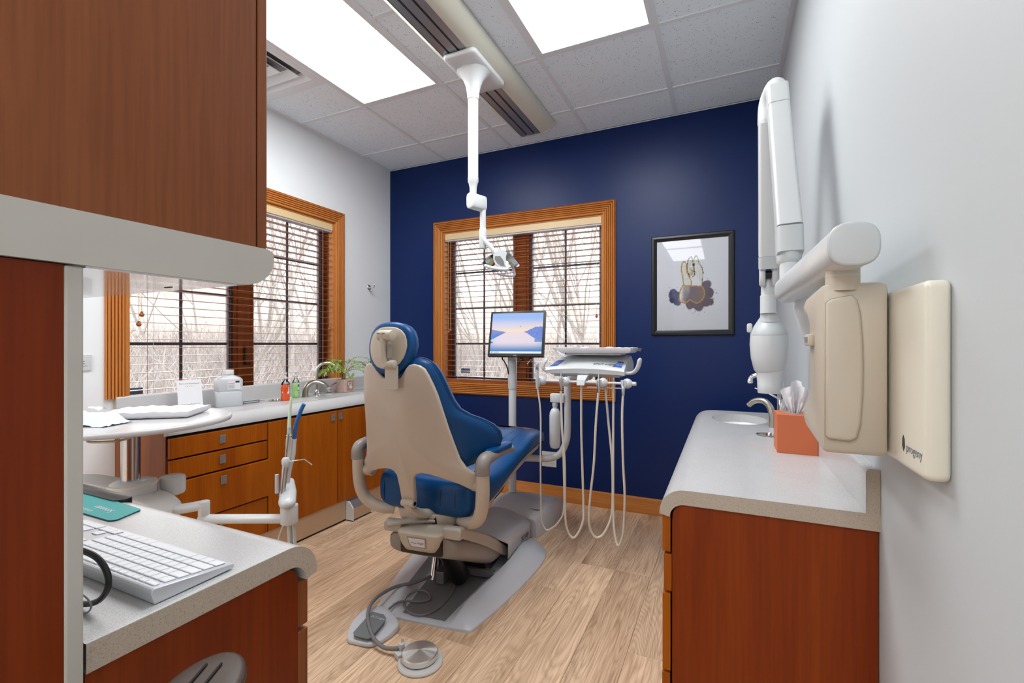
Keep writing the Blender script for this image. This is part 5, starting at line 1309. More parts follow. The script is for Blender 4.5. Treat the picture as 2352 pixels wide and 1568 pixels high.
hose([(-0.463, 2.325, 0.928), (-0.469, 2.33, 0.801), (-0.465, 2.335, 0.576), (-0.458, 2.34, 0.41), (-0.467, 2.355, 0.235), (-0.485, 2.365, 0.162), (-0.503, 2.37, 0.149), (-0.519, 2.38, 0.218), (-0.526, 2.39, 0.316), (-0.529, 2.4, 0.516), (-0.531, 2.41, 0.74), (-0.532, 2.42, 0.998)], 'cream hose of the end holder, lowest loop near the right counter')
# bottle and tray
wb = thing('water_bottle', 'white water bottle clamped to the bent arm of the delivery unit', 'bottle', (-.968, 2.74, .515))
build(MB().lathe((-.968, 2.74, .52), [(.020, 0), (.030, .008), (.035, .03), (.0355, .20), (.033, .225), (.022, .245), (.015, .250), (.015, .262)], 28), 'body', M_WHITE, wb)
build(MB().lathe((-.968, 2.74, .782), [(.017, 0), (.018, .003), (.018, .025), (.015, .028)], 20), 'cap', M_OFFW, wb)
build(MB().box(-.995, -.905, 2.720, 2.762, .808, .862, .005), 'clamp_block', M_WHITE, wb, smooth=30)
tr_ = thing('instrument_tray', 'bagged white instrument tray lying on top of the delivery head', 'tray', (-.64, 2.50, 1.122))
def wrapped(parent, x0, x1, y0, y1, z0, h, seed, mat, amp=.004):
    rn = random.Random(seed)
    def f(u_, v):
        x = x0+(x1-x0)*u_; y = y0+(y1-y0)*v; e = min(u_, 1-u_, v, 1-v); k = sst(0, .10, e)
        return V(x, y, z0+h*(1-.55*k*(1 if e > .05 else .3))+amp*noise.noise(V(u_*9+seed, v*7, 1))*(1.5-k))
    mb = MB().grid(f, 40, 24); top_ = len(mb.v)
    per = [f(i/40, 0) for i in range(41)]+[f(1, j/24) for j in range(1, 25)]+[f(1-i/40, 1) for i in range(1, 41)]+[f(0, 1-j/24) for j in range(1, 24)]
    cx_, cy_ = (x0+x1)/2, (y0+y1)/2; n_ = len(per)
    low = [V(cx_+(p.x-cx_)*.93, cy_+(p.y-cy_)*.9, z0+.0015+abs(.003*noise.noise(p*40))) for p in per]
    mid = [V(cx_+(p.x-cx_)*(1.0+.012*noise.noise(p*30)), cy_+(p.y-cy_)*(1.0+.02*noise.noise(p*30+V(3, 0, 0))), z0+h*.45+.003*noise.noise(p*25)) for p in per]
    mb.loft([per, mid, low], caps=False); mb.add(low, [tuple(range(n_))])
    return build(mb, 'wrapped_tray', mat, parent, smooth=60)
wt_ = wrapped(tr_, -.845, -.440, 2.40, 2.62, 1.122, .031, 3, M_PAPER)
mb = MB()
rn = random.Random(9)
for side, xx in ((-1, -.845), (1, -.440)):
    for k in range(7):
        y = 2.41+.03*k; mb.add([(xx, y, 1.142), (xx, y+.03, 1.140), (xx+side*rn.uniform(.015, .035), y+.03, 1.142+rn.uniform(-.012, .010)), (xx+side*rn.uniform(.015, .035), y, 1.142+rn.uniform(-.012, .010)), ], [(0, 1, 2, 3)])
build(mb, 'bag_edge', plain('clear_film', '#e6e9ee', .15, trans=.3, alpha=.8, coat=.5), wt_, smooth=60)
build(MB().box(-.80, -.50, 2.44, 2.60, 1.112, 1.124, .003), 'tray_rest', M_XGREY, tr_, smooth=0)
bl = build(MB().loft([[V(-.84+.03*k+.008*sin(a*2), 2.40+.005*cos(a*3), 1.135-.020*k-.006*sin(a))+V(0, .012*cos(a), .010*sin(a)) for a in [2*pi*i/10 for i in range(10)]] for k in (0, .5, 1, 1.6)]), 'bag_tail', M_PAPER, wt_, smooth=60)

# low wall socket behind the hoses
o2 = thing('outlet', 'white double gang socket low on the navy wall behind the bent arm', 'outlet', (-1.208, YB, .30))
build(MB().prism(rrect(-1.208, .303, .058, .057, .004), lambda u_, v, d: V(u_, YB-d, v), 0, .006, .002), 'plate', M_WHITE, o2)
for x in (-1.235, -1.181): build(MB().prism(rrect(x, .303, .015, .034, .006), lambda u_, v, d: V(u_, YB-d, v), .006, .008), 'receptacle', M_OFFW, o2)

# foot controls on the floor
def spun_steel():
    m = plain('spun_steel', '#e4e3e1', .30, .85, aniso=.9); nt = m.node_tree; tg = nt.nodes.new('ShaderNodeTangent'); tg.direction_type = 'RADIAL'; tg.axis = 'Z'
    nt.links.new(tg.outputs[0], nt.nodes['Principled BSDF'].inputs['Tangent']); return m
fs_ = thing('foot_switch', 'grey plastic foot switch with square pedal touching the base plate corner', 'foot switch', (-1.32, 1.49, 0))
out = [(-1.345, 1.376), (-1.388, 1.425), (-1.412, 1.475), (-1.418, 1.54), (-1.404, 1.572), (-1.375, 1.592), (-1.33, 1.592), (-1.285, 1.576), (-1.243, 1.553), (-1.212, 1.525), (-1.208, 1.492), (-1.210, 1.458), (-1.224, 1.412), (-1.245, 1.388), (-1.275, 1.380), (-1.31, 1.376)]
fb_ = build(MB().star(spline([V(p[0], p[1], 0) for p in out], 3, closed=True) and [tuple(q.xy) for q in spline([V(p[0], p[1], 0) for p in out], 3, closed=True)], lambda x, y, d: V(x, y, d*(.75+.5*sst(1.42, 1.56, y))), .024, .008, c=(-1.31, 1.48), rings=4, bulge=.004), 'housing', M_BASE, fs_, smooth=60)
pd = [(-1.352, 1.520), (-1.290, 1.524), (-1.270, 1.512), (-1.258, 1.488), (-1.248, 1.400), (-1.256, 1.389), (-1.318, 1.383), (-1.334, 1.396)]
pl_ = build(MB().prism(pd, lambda x, y, d: V(x, y, d+.10*(y-1.38)), .0285, .0335, .001), 'pedal', M_RUBBER, fs_, smooth=0)
text('DCI edge', 'lettering', M_BASE, pl_, (-1.333, 1.49, .0455), (1, .05, 0), (-.05, 1, .10), .017, .0002, shear=.2)
fd = thing('foot_pedal', 'round polished steel foot pedal on a white disc base', 'foot pedal', (-1.02, 1.405, 0))
dc = V(-1.028, 1.412, 0)
db = [( .083*cos(a)-1.020, .083*sin(a)+1.405) for a in [2*pi*i/40 for i in range(40)]]
build(MB().lathe((-1.020, 1.405, 0), [(.080, 0), (.083, .002), (.083, .006), (.079, .010), (.06, .011), (.002, .011)], 48), 'base_disc', M_OFFW, fd)
build(MB().lathe(dc+V(0, 0, .011), [(.062, 0), (.066, .004), (.0665, .020), (.063, .024), (.030, .028), (.002, .031)], 56), 'steel_cap', spun_steel(), fd)
lug = build(MB().star([(-1.098, 1.372), (-1.124, 1.384), (-1.130, 1.405), (-1.120, 1.44), (-1.105, 1.462), (-1.088, 1.467), (-1.075, 1.45), (-1.078, 1.40)], lambda x, y, d: V(x, y, d), .022, .006, c=(-1.10, 1.42), rings=3), 'cable_lug', M_OFFW, fd, smooth=50)
build(MB().cyl((-1.108, 1.408, .018), (-1.108, 1.408, .046), .012, n=16, b=.003), 'cable_gland', M_OFFW, lug)
build(MB().tube([(-1.108, 1.408, .040), (-1.112, 1.420, .052)], .004, 8), 'set_screw', M_NICKEL, lug)
cb = spline([(-1.262, 2.02, .03), (-1.272, 1.94, .045), (-1.286, 1.853, .055), (-1.325, 1.775, .055), (-1.372, 1.70, .06), (-1.392, 1.625, .058), (-1.383, 1.556, .057), (-1.346, 1.49, .052), (-1.293, 1.44, .045), (-1.236, 1.402, .032), (-1.18, 1.389, .022), (-1.141, 1.393, .024), (-1.112, 1.402, .030)], 6)
tag(build(MB().tube(cb, .0075, 12), 'pedal_cable', M_CABLE), 'thick grey cable arching over the foot switch to the steel pedal', 'cable')
cb = spline([(-1.262, 2.01, .03), (-1.20, 1.93, .022), (-1.158, 1.848, .018), (-1.141, 1.745, .018), (-1.15, 1.662, .018), (-1.189, 1.622, .018), (-1.248, 1.628, .018), (-1.298, 1.668, .020), (-1.316, 1.712, .024), (-1.304, 1.750, .03), (-1.272, 1.774, .03), (-1.235, 1.768, .025), (-1.212, 1.738, .022), (-1.235, 1.700, .024), (-1.285, 1.668, .032), (-1.310, 1.632, .036), (-1.318, 1.59, .030)], 6)
tag(build(MB().tube(cb, .0048, 10), 'switch_cable', M_CABLE), 'thin grey cable coiled in the base tray from the foot switch', 'cable')

# ------------------------------------------------------------------ ceiling track and examination light
tk = thing('light_track', 'long rounded ceiling track with dark slots carrying the exam light', 'light track', (-1.22, 1.6, ZC))
pr = [(-.150, 0), (-.146, -.018), (-.135, -.036), (-.117, -.051), (-.108, -.056)]
prR = [(.062, -.0615), (.08, -.059), (.104, -.051), (.128, -.036), (.144, -.019), (.150, 0)]
fT = lambda u_, v, d: V(-1.22+u_, d, ZC+v)
y0_, y1_ = -.10, 3.02
build(MB().loft([[fT(u_, v, y) for u_, v in [(-.148, -.001)]+pr+[(-.100, -.0605), (-.100, -.001)]] for y in (y0_, y1_)]), 'side_cover', M_TRACKC, tk, smooth=50)
build(MB().loft([[fT(u_, v, y) for u_, v in [(.050, -.001), (.050, -.0625)]+prR] for y in (y0_, y1_)]), 'side_cover', M_TRACKC, tk, smooth=50)
for a, b in ((-.092, -.058), (-.046, -.002), (.010, .049)): build(MB().box(-1.22+a, -1.22+b, y0_, y1_, ZC-.062, ZC-.040), 'rail_profile', M_TRACK, tk, smooth=0)
build(MB().box(-1.22-.100, -1.22+.050, y0_, y1_, ZC-.038, ZC-.002), 'channel', M_BLACK, tk, smooth=0)
build(MB().loft([[fT(u_*1.03, v*1.04, y) for u_, v in pr+[(-.02, -.063)]+prR] for y in (y1_, y1_+.010)]), 'end_cap', M_OFFW, tk, smooth=50)
ex = thing('exam_light', 'white dental examination light hanging from the ceiling track', 'lamp', (-1.22, 2.15, ZC-.07))
car = rrect(-.002, 2.175, .094, .185, .03)
build(MB().star([(p[0], p[1]) for p in car], lambda u_, v, d: V(-1.22+u_, v, ZC-.094+d+.014*((u_/.094)**2)), .026, .012, c=(-.002, 2.175), rings=5, bulge_b=.006), 'carriage_plate', M_WHITE, ex, smooth=60)
build(MB().lathe((-1.22, 2.15, ZC-.235), [(.030, 0), (.031, .01), (.0335, .035), (.040, .070), (.054, .105), (.075, .132), (.088, .142)], 32), 'flare', M_WHITE, ex, smooth=60)
build(MB().cyl((-1.22, 2.15, 2.05), (-1.22, 2.15, ZC-.232), .0275, n=32), 'drop_tube', M_WHITE, ex)
build(MB().cyl((-1.22, 2.15, 2.20), (-1.22, 2.15, 2.203), .0279, n=32), 'seam_ring', M_XGREY, ex)
build(MB().lathe((-1.22, 2.15, 1.955), [(.016, 0), (.018, .01), (.019, .045), (.024, .070), (.0285, .080), (.0285, .10)], 28), 'tube_end', M_WHITE, ex, smooth=60)
cap = []
for k in range(28):
    t_ = 2*pi*k/28; c_, s_ = cos(t_), sin(t_); cap.append((.0285*c_*(1-.10*(abs(s_) < .45)), (.015 if s_ > 0 else -.015)+.0285*s_))
kd = V(.20, .95, .05).normalized(); ks = V(.95, -.20, 0).normalized(); kc = V(-1.226, 2.122, 1.930)
build(MB().prism(cap, lambda u_, v, d: kc+ks*u_+V(0, 0, 1)*v+kd*d, 0, .118, .006), 'elbow_joint', M_WHITE, ex, smooth=50)
LX, LY = -1.200, 2.222
build(MB().cyl((LX, LY, 1.79), (LX, LY, 1.925), .0165, n=24), 'lower_tube', M_WHITE, ex)
build(MB().cyl((LX, LY, 1.690), (LX, LY, 1.800), .0205, n=24, b=.004), 'sleeve', M_WHITE, ex)
build(MB().tube([(LX, LY, 1.700), (LX-.032, LY-.012, 1.690)], .0028, 8), 'set_lever', M_NICKEL, ex)
# head frame: local axes of the lamp head
HO = V(-1.100, 2.240, 1.618); hu = V(.908, .419, 0); hv = V(0, 0, 1); hn = V(.419, -.908, 0)
k_ = .00235
fH = lambda u_, v, d: HO+hu*(u_*k_)+hv*(-v*k_)+hn*d
build(MB().tube([V(LX, LY-.012, 1.752), fH(-22, -30, .01), fH(-5, -8, .012)], [.0135, .013, .013], 14, sq=(1.0, .7)), 'yoke_arm', M_WHITE, ex, smooth=50)
body_o = [(-17, -13), (-12, -19), (-2, -23), (9, -23), (14, -17), (12, -8), (12, 4), (14, 14), (16, 22), (12, 25), (4, 24), (0, 18), (-8, 14), (-14, 6), (-17, -3)]
hb_ = build(MB().star(dense(body_o, 3), fH, .035, .012, c=(0, 0), rings=4), 'lamp_body', M_WHITE, ex, smooth=60)
build(MB().prism([(-14, -4), (2, -5), (7, 3), (9, 13), (0, 12), (-8, 6)], fH, .034, .038, .001), 'vent_grille', M_BASED, hb_, smooth=0)
for q in (-8.5, -6.6): build(MB().prism([(-13, q), (0, q-.2), (0, q+.8), (-13, q+1)], fH, .033, .0365), 'vent_slot', M_BASED, hb_, smooth=0)
for s, o_, yl in ((-1, [(-14, -17), (-26, -12), (-36, -3), (-43, 5), (-40, 8), (-30, 12), (-20, 13), (-14, 9), (-11, -4)], [(-15, -9), (-22, -5), (-31, 8), (-22, 10.5), (-14, 6)]),
                  (1, [(11, -21), (18, -19), (28, -10), (36, 0), (43, 11), (40, 14), (34, 14), (24, 9), (14, 2), (9, -8)], [(14, -8), (20, -4), (30, 9), (24, 6), (13, -1)])):
    c0 = (sum(p[0] for p in o_)/len(o_), sum(p[1] for p in o_)/len(o_))
    w_ = build(MB().star(dense(o_, 3), lambda u_, v, d, c0=c0: fH(u_, v, d-.012+.00006*((u_-c0[0])**2+(v-c0[1])**2)), .012, .005, c=c0, rings=5), 'reflector', M_CHROME if s < 0 else M_XGREY, ex, smooth=60)
    c1 = (sum(p[0] for p in yl)/len(yl), sum(p[1] for p in yl)/len(yl))
    build(MB().star(dense(yl, 3), lambda u_, v, d: fH(u_, v, d), .006, .002, c=c1, rings=3), 'yellow_lens', M_YEL, w_, smooth=60)
    build(MB().star(dense(o_, 3), lambda u_, v, d, c0=c0: fH(u_, v, d+.016), .0015, .0006, c=c0, rings=3), 'clear_shield', M_LSH, w_, smooth=60)
build(MB().tube(spline([fH(14, 4, .02), fH(15, 14, .045), fH(16, 21, .05), fH(2, 22, .055), fH(-20, 19, .055), fH(-34, 14, .05)], 6), [.006]*6+[.0085]*20+[.006]*5 if False else .0085, 12, sq=(.8, 1.1), dome=True), 'grip_handle', M_WHITE, ex, smooth=60)
build(MB().tube(spline([fH(20, 2, -.02), fH(27, 12, -.03), fH(31, 30, -.03), fH(15, 32, -.03), fH(-8, 27, -.03)], 6), .0078, 12, sq=(.8, 1.1), dome=True), 'grip_handle', M_XGREY, ex, smooth=60)

# ------------------------------------------------------------------ assistant cart at the left
AO = V(-2.054, .990, 0); au = V(.908, .419, 0).normalized(); av = V(-.419, .908, 0).normalized()
A = lambda a, b, z: AO+au*a+av*b+V(0, 0, z)
ac = thing('assistant_cart', 'round speckled cart table on a chrome column with white swing arms', 'dental cart', tuple(AO))
build(MB().lathe(A(-.0, .0, .866), [(.318, 0), (.328, .002), (.330, .006), (.330, .015), (.327, .0195), (.316, .021), (.002, .021)], 96), 'round_top', M_TOP, ac, smooth=50)
build(MB().lathe(A(0, 0, .838), [(.060, 0), (.085, .003), (.085, .012), (.075, .020), (.04, .0275)], 36), 'top_flange', M_OFFW, ac)
build(MB().tube(spline([A(.02, .03, .858), A(-.06, -.06, .835), A(-.085, -.085, .822), A(-.055, -.095, .818), A(.02, -.075, .820), A(.055, -.03, .835), A(.10, .03, .862)], 6), .0045, 8), 'release_bar', M_NICKEL, ac)
build(MB().cyl(A(0, 0, .655), A(0, 0, .845), .0305, n=32), 'column', M_STEEL, ac)
build(MB().lathe(A(.008, 0, .60), [(.070, 0), (.075, .004), (.075, .036), (.070, .046), (.062, .052), (.04, .056)], 40), 'column_collar', M_WHITE, ac)
build(MB().cyl(A(.008, 0, .637), A(.008, 0, .646), .0765, n=40), 'collar_band', M_TRACKC, ac)
hs_o = spline([V(p[0], p[1], 0) for p in [(-.30, .615), (-.12, .612), (.0, .618), (.09, .606), (.145, .580), (.170, .548), (.168, .515), (.14, .49), (.08, .47), (-.10, .455), (-.30, .45)]], 4)
build(MB().prism([tuple(q.xy) for q in hs_o], lambda u_, v, d: A(u_, d, v), -.085, .045, .012), 'arm_housing', M_OFFW, ac, smooth=50)
build(MB().prism([(-.34, .60), (-.34, .655), (-.20, .655), (-.03, .628), (-.02, .60)], lambda u_, v, d: A(u_, d, v), -.01, .09, .010), 'rear_cover', M_OFFW, ac, smooth=50)
build(MB().cyl(A(.085, .10, .57), A(.085, .10, .645), .045, n=32, b=.012), 'rear_joint', M_WHITE, ac)
build(MB().cyl(A(-.05, -.02, .06), A(-.05, -.02, .47), .045, n=28), 'pedestal', M_OFFW, ac)
build(MB().lathe(A(-.05, -.02, 0), [(.22, 0), (.23, .006), (.22, .03), (.12, .05), (.05, .065)], 48), 'floor_base', M_BASE, ac)
P_ = spline([A(.12, .0, .535), A(.20, .005, .545), A(.270, .01, .556)], 5)
ua = build(MB().tube(P_, .0185, 16, sq=(1.0, 1.15), dome=True), 'upper_arm', M_WHITE, ac, smooth=60)
build(MB().cyl(A(.272, .01, .515), A(.272, .01, .572), .0200, n=24, b=.004), 'elbow', M_WHITE, ac)
build(MB().cyl(A(.275, .01, .492), A(.275, .01, .520), .0185, n=24, b=.004), 'elbow', M_WHITE, ac)
build(MB().tube([A(.265, .01, .503), A(.60, .012, .503)], .0175, 18, sq=(1.0, 1.05), dome=True), 'forearm', M_WHITE, ac, smooth=60)
build(MB().cyl(A(.597, .012, .486), A(.597, .012, .557), .0315, n=32, b=.004), 'holder_hub', M_WHITE, ac)
build(MB().cyl(A(.597, .012, .5505), A(.597, .012, .552), .0318, n=32), 'hub_seam', M_XGREY, ac)
P_ = [A(.597, -.004, .572), A(.575, .05, .590), A(.548, .10, .604), A(.528, .15, .604)]
hold = build(MB().tube(P_, [.031, .030, .028, .022], 18, sq=(.62, 1.0), up=(0, 0, 1), dome=True), 'tool_holder', M_WHITE, ac, smooth=60)
def tool(name, label, pts, rad, mat, tip=None, mat2=None):
    t = thing(name, label, 'dental tool', tuple(pts[0]), 'tools standing in the cart holder')
    build(MB().tube(pts, rad, 14), 'handle', mat, t, smooth=60)
    return t
t = tool('suction_tip', 'pale green suction tip in its grey valve on the cart holder', spline([A(.535, .125, .585), A(.531, .127, .66), A(.536, .128, .70), A(.537, .129, .755), A(.539, .130, .79)], 4), [.011, .011, .0115, .012, .0125, .0125, .012, .0115, .011, .0105, .010, .010, .0105, .011, .011, .011, .0105], M_OFFW)
build(MB().tube([A(.539, .130, .788), A(.541, .131, .88), A(.548, .132, .955)], [.0085, .0065, .0045], 12), 'tip', M_GREENP, t)
build(MB().cyl(A(.539, .130, .797), A(.539, .130, .800), .011, n=16), 'tip_collar', M_GREENP, t)
t = tool('suction_tip', 'wide bent blue suction tip in a grey valve on the cart holder', spline([A(.548, .09, .585), A(.556, .095, .67), A(.568, .10, .73), A(.573, .102, .79)], 4), [.010]*4+[.0105, .011, .0115, .012, .0115, .011, .010, .010, .0105], M_OFFW)
build(MB().tube([A(.573, .102, .786), A(.580, .103, .85), A(.600, .104, .905), A(.612, .104, .930)], [.0080, .0078, .0078, .0078], 14), 'tip', M_BLUEP, t)
t = tool('curing_light', 'thin steel tool with pale blue cap between the two suction tips', [A(.545, .06, .60), A(.553, .07, .70), A(.562, .08, .83)], .0045, M_STEEL)
build(MB().cyl(A(.562, .08, .815), A(.5635, .081, .842), .0065, n=12), 'cap', M_SKYP, t)
t = tool('air_syringe', 'air water syringe with long bent metal nozzle at the cart holder front', spline([A(.560, .03, .585), A(.566, .03, .64), A(.573, .03, .70)], 4), .0115, M_ALU)
build(MB().lathe(A(.575, .03, .690), [(.007, 0), (.015, .018), (.016, .032), (.011, .042), (.002, .044)], 18), 'head', M_WHITE, t)
build(MB().tube([A(.582, .028, .718), A(.650, .024, .728), A(.680, .022, .707)], .0022, 8), 'nozzle', M_CHROME, t)
build(MB().cyl(A(.548, .015, .60), A(.548, .015, .672), .007, n=12), 'stub', M_XGREY, t)
for pts, lb_, r_ in (([A(.588, .03, .49), A(.590, .035, .38), A(.60, .04, .12), A(.56, .06, .012), A(.35, .10, .010)], 'grey suction hose hanging straight below the cart tool holder', .0085),
                 ([A(.605, .03, .49), A(.612, .032, .36), A(.620, .04, .12), A(.57, .08, .010), A(.34, .12, .009)], 'second grey hose beside the suction hose below the cart tool holder', .006),
                 ([A(.570, .05, .49), A(.54, .06, .43), A(.50, .08, .30), A(.46, .09, .10), A(.34, .09, .010)], 'thin pale hose swinging back under the cart forearm', .004)):
    tag(build(MB().tube(spline(pts, 7), r_, 10), 'suction_hose', M_HOSE if r_ < .005 else M_XGREY), lb_, 'hose')
# wrapped tray and pouch on the round top
ty = thing('instrument_tray', 'paper wrapped instrument tray lying on the round cart table', 'tray', (-2.05, 1.08, .888))
w_ = wrapped(ty, -.150, .150, -.105, .105, 0, .026, 6, M_PAPER, .004)
w_.data.transform(Matrix.Translation(Vector((0, 0, 0))))
rot = Matrix.Rotation(radians(38), 4, 'Z')
for v in w_.data.vertices: v.co = (rot @ (v.co+V(*ORG[ty.name])).to_3d())
w_.location = (0, 0, 0)
pk = thing('glove_packet', 'open pale blue paper packet lying at the tray on the round cart table', 'packet', (-2.05, .87, .888))
def pkf(u_, v):
    x, y = (u_-.5)*.24, (v-.5)*.11; e = min(u_, 1-u_, v, 1-v)
    z = .004+.034*sst(0, .25, e)+.009*noise.noise(V(u_*5, v*4, 3))+.004*noise.noise(V(u_*14, v*9, 3))
    q = Matrix.Rotation(radians(18), 3, 'Z') @ V(x, y, 0); return V(-2.05+q.x, .86+q.y, .888+max(.001, z))
build(MB().grid(pkf, 36, 18), 'pouch', plain('pale_blue_paper', '#d3dfe8', .6), pk, smooth=35)
build(MB().grid(lambda u_, v: pkf(.35+.25*u_, .75+.2*v)+V(-.02*v, .01*v, .012+.03*v+.004*sin(u_*6)), 8, 6), 'torn_flap', M_PAPER, pk, smooth=35)

# ------------------------------------------------------------------ right wall: x-ray arm, control box, tissue box, faucets
xr = thing('xray_unit', 'white folding x-ray arm with tube head on the right wall', 'x-ray unit', (.17, 1.54, 1.2))
# wall bracket and horizontal arm
build(MB().prism([(-.07, -.10), (.07, -.10), (.095, .0), (.07, .10), (-.07, .10), (-.095, 0)], lambda u_, v, d: V(XR-d, 1.60+u_, 1.26+v), .001, .020, .005), 'wall_bracket', M_BLACK, xr, smooth=0)
build(MB().prism([(-.012, -.105), (.075, -.085), (.10, .0), (.09, .08), (-.012, .09)], lambda u_, v, d: V(XR-.02-u_*.9, 1.55+d, 1.275+v), -.045, .045, .012), 'bracket_cover', M_WHITE, xr, smooth=50)
so = lambda r, n=32, e=.75: [(r*(abs(cos(t_))**e)*(1 if cos(t_) > 0 else -1), r*(abs(sin(t_))**e)*(1 if sin(t_) > 0 else -1)) for t_ in [2*pi*i/n for i in range(n)]]
h0, h1 = V(.196, .945, 1.340), V(.166, 1.560, 1.328)
dd = (h1-h0).normalized(); sx_ = dd.cross(V(0, 0, 1)).normalized(); up_ = sx_.cross(dd)
fA = lambda u_, v, d: h0+sx_*u_+up_*v+dd*d
build(MB().prism(so(.0365), fA, .008, (h1-h0).length, .006), 'horizontal_arm', M_WHITE, xr, smooth=50)
build(MB().prism(so(.0375), fA, -.004, .010, .005), 'arm_end_cap', M_XGREY, xr, smooth=50)
build(MB().cyl(V(.166, 1.545, 1.355), V(.166, 1.545, 1.405), .024, n=28), 'pivot_stem', M_WHITE, xr)
build(MB().cyl(V(.194, 1.02, 1.268), V(.194, 1.02, 1.318), .0265, n=28), 'box_neck', M_BEIGE, xr)
build(MB().cyl(V(.194, 1.02, 1.2945), V(.194, 1.02, 1.2965), .0268, n=28), 'neck_seam', M_XGREY, xr)
def barm(p, q, w0, w1, name, mat, cap0=True, n=8, par=xr, up=None):
    p, q = Vector(p), Vector(q); d_ = (q-p).normalized(); s_ = d_.cross(V(0, 1, 0)).normalized(); t_ = s_.cross(d_)
    L = (q-p).length; secs = []
    for i in range(n+1):
        k = i/n; w = w0+(w1-w0)*k; secs.append([p+d_*(L*k)+s_*a*w/2+t_*b*w/2*1.15 for a, b in [(x/.5*.5, y/.5*.5) for x, y in rrect(0, 0, 1, 1, .32, 4)]])
    return build(MB().loft(secs), name, mat, par, smooth=50)
def bend(pts, w, name, mat, par=xr, sq=(1, 1.1)):
    return build(MB().tube(spline(pts, 6), w, 20, sq=sq, up=(1, 0, 0), dome=True), name, mat, par, smooth=60)
# rear riser: from pivot up to the top elbow
barm((.168, 1.565, 1.505), (.154, 1.705, 1.925), .066, .060, 'riser_arm', M_WHITE)
barm((.168, 1.565, 1.505), (.1685, 1.552, 1.430), .067, .066, 'riser_foot', M_XGREY)
bend([(.1685, 1.555, 1.455), (.1675, 1.553, 1.425), (.166, 1.553, 1.418)], .032, 'foot_cap', M_XGREY)
barm((.154, 1.705, 1.927), (.152, 1.725, 1.995), .061, .060, 'riser_head', M_WHITE)
bend([(.153, 1.715, 1.965), (.150, 1.735, 2.005), (.143, 1.775, 2.010), (.134, 1.80, 1.985), (.132, 1.805, 1.93)], .0315, 'top_elbow', M_WHITE)
# front fall arm down to the tube head
barm((.132, 1.805, 1.925), (.140, 1.905, 1.490), .058, .060, 'fall_arm', M_WHITE)
barm((.140, 1.905, 1.488), (.141, 1.913, 1.445), .0605, .0605, 'fall_foot', M_XGREY)
for s in (-1, 1): build(MB().star([(.022*cos(t_), .045*sin(t_)) for t_ in [2*pi*i/24 for i in range(24)]], lambda u_, v, d, s=s: V(.1415+s*(.010+d), 1.917+u_*1.2, 1.425+v), .019, .008, rings=3), 'yoke_ear', M_WHITE, xr, smooth=60)
build(MB().cyl((.130, 1.917, 1.425), (.152, 1.917, 1.425), .014, n=16), 'yoke_pin', M_BLACK, xr)
build(MB().lathe((.1435, 1.945, 1.285), [(.027, 0), (.027, .065), (.0245, .067), (.0235, .11), (.017, .135), (.010, .140)], 28), 'neck_tube', M_WHITE, xr, smooth=40)
hx, hy = .147, 1.975
build(MB().lathe((hx, hy-.015, 1.252), [(.034, 0), (.030, .020), (.0275, .038)], 28), 'neck_collar', M_XGREY, xr)
def hring(z, a, b, n=36): return [V(hx+a*cos(2*pi*i/n), hy+b*sin(2*pi*i/n), z) for i in range(n)]
build(MB().loft([hring(1.278, .012, .012), hring(1.274, .028, .028), hring(1.255, .040, .044), hring(1.230, .056, .062), hring(1.212, .0625, .070), hring(1.205, .063, .071)]), 'head_hood', M_XGREY, xr, smooth=60)
th = build(MB().loft([hring(1.205, .0625, .070), hring(1.17, .064, .072), hring(1.12, .060, .066), hring(1.075, .050, .054), hring(1.066, .044, .045)]), 'tube_head', M_WHITE, xr, smooth=60)
build(MB().lathe((hx+.004, hy, .990), [(.0405, 0), (.0415, .002), (.0425, .035), (.0420, .037), (.047, .078), (.050, .16), (.051, .19)], 36), 'collimator', M_WHITE, th, smooth=40)
build(MB().lathe((hx+.004, hy, .9885), [(.0405, 0), (.0405, .003)], 36), 'cone_rim', M_OFFW, th)
build(MB().box(hx-.073, hx-.055, hy-.02, hy+.02, 1.215, 1.25, .006), 'side_grip', M_WHITE, th, smooth=40)

# control box on the wall
cb_ = thing('control_box', 'beige moulded x-ray control box hanging beside its wall plate', 'control box', (.21, 1.0, .972))
pf = [(1.000, .984), (1.008, .975), (1.20, .990), (1.222, 1.000), (1.232, 1.016), (1.228, 1.032), (1.200, 1.046), (1.165, 1.060), (1.148, 1.080), (1.145, 1.11), (1.145, 1.185), (1.150, 1.210), (1.175, 1.228), (1.215, 1.236), (1.230, 1.246), (1.228, 1.262), (1.205, 1.272), (1.02, 1.282), (1.006, 1.279), (1.0, 1.270)]
build(MB().prism(pf, lambda u_, v, d: V(d, u_, v), .160, .2575, .010), 'housing', M_BEIGE, cb_, smooth=40)
fc_ = [(.163, 1.008), (.168, 1.001), (.200, .999), (.211, 1.006), (.216, 1.03), (.219, 1.08), (.220, 1.13), (.219, 1.18), (.216, 1.225), (.211, 1.250), (.203, 1.259), (.172, 1.253), (.164, 1.246)]
build(MB().prism(fc_, lambda u_, v, d: V(u_, 1.001-d, v), 0, .010, .006), 'front_panel', M_BEIGE, cb_, smooth=50)
btn = build(MB().box(.150, .161, 1.085, 1.135, 1.168, 1.192, .003), 'button', M_BEIGE, cb_, smooth=30)
text('PUSH', 'lettering', M_TXG, btn, (.1497, 1.131, 1.1745), (0, -1, 0), (0, 0, 1), .0165, .0003)
wp = thing('wall_plate', 'cream wall plate with small logo behind the beige control box', 'wall plate', (.28, .95, .975))
build(MB().prism(rrect(.967, 1.119, .118, .145, .012), lambda u_, v, d: V(XR-d, u_, v), 0, .030, .007), 'plate', plain('cream_plastic', '#d9d5c6', .4), wp, smooth=50)
text('progeny', 'lettering', M_TXG, wp, (XR-.0304, .926, 1.003), (0, -1, 0), (0, 0, 1), .020, .0002)
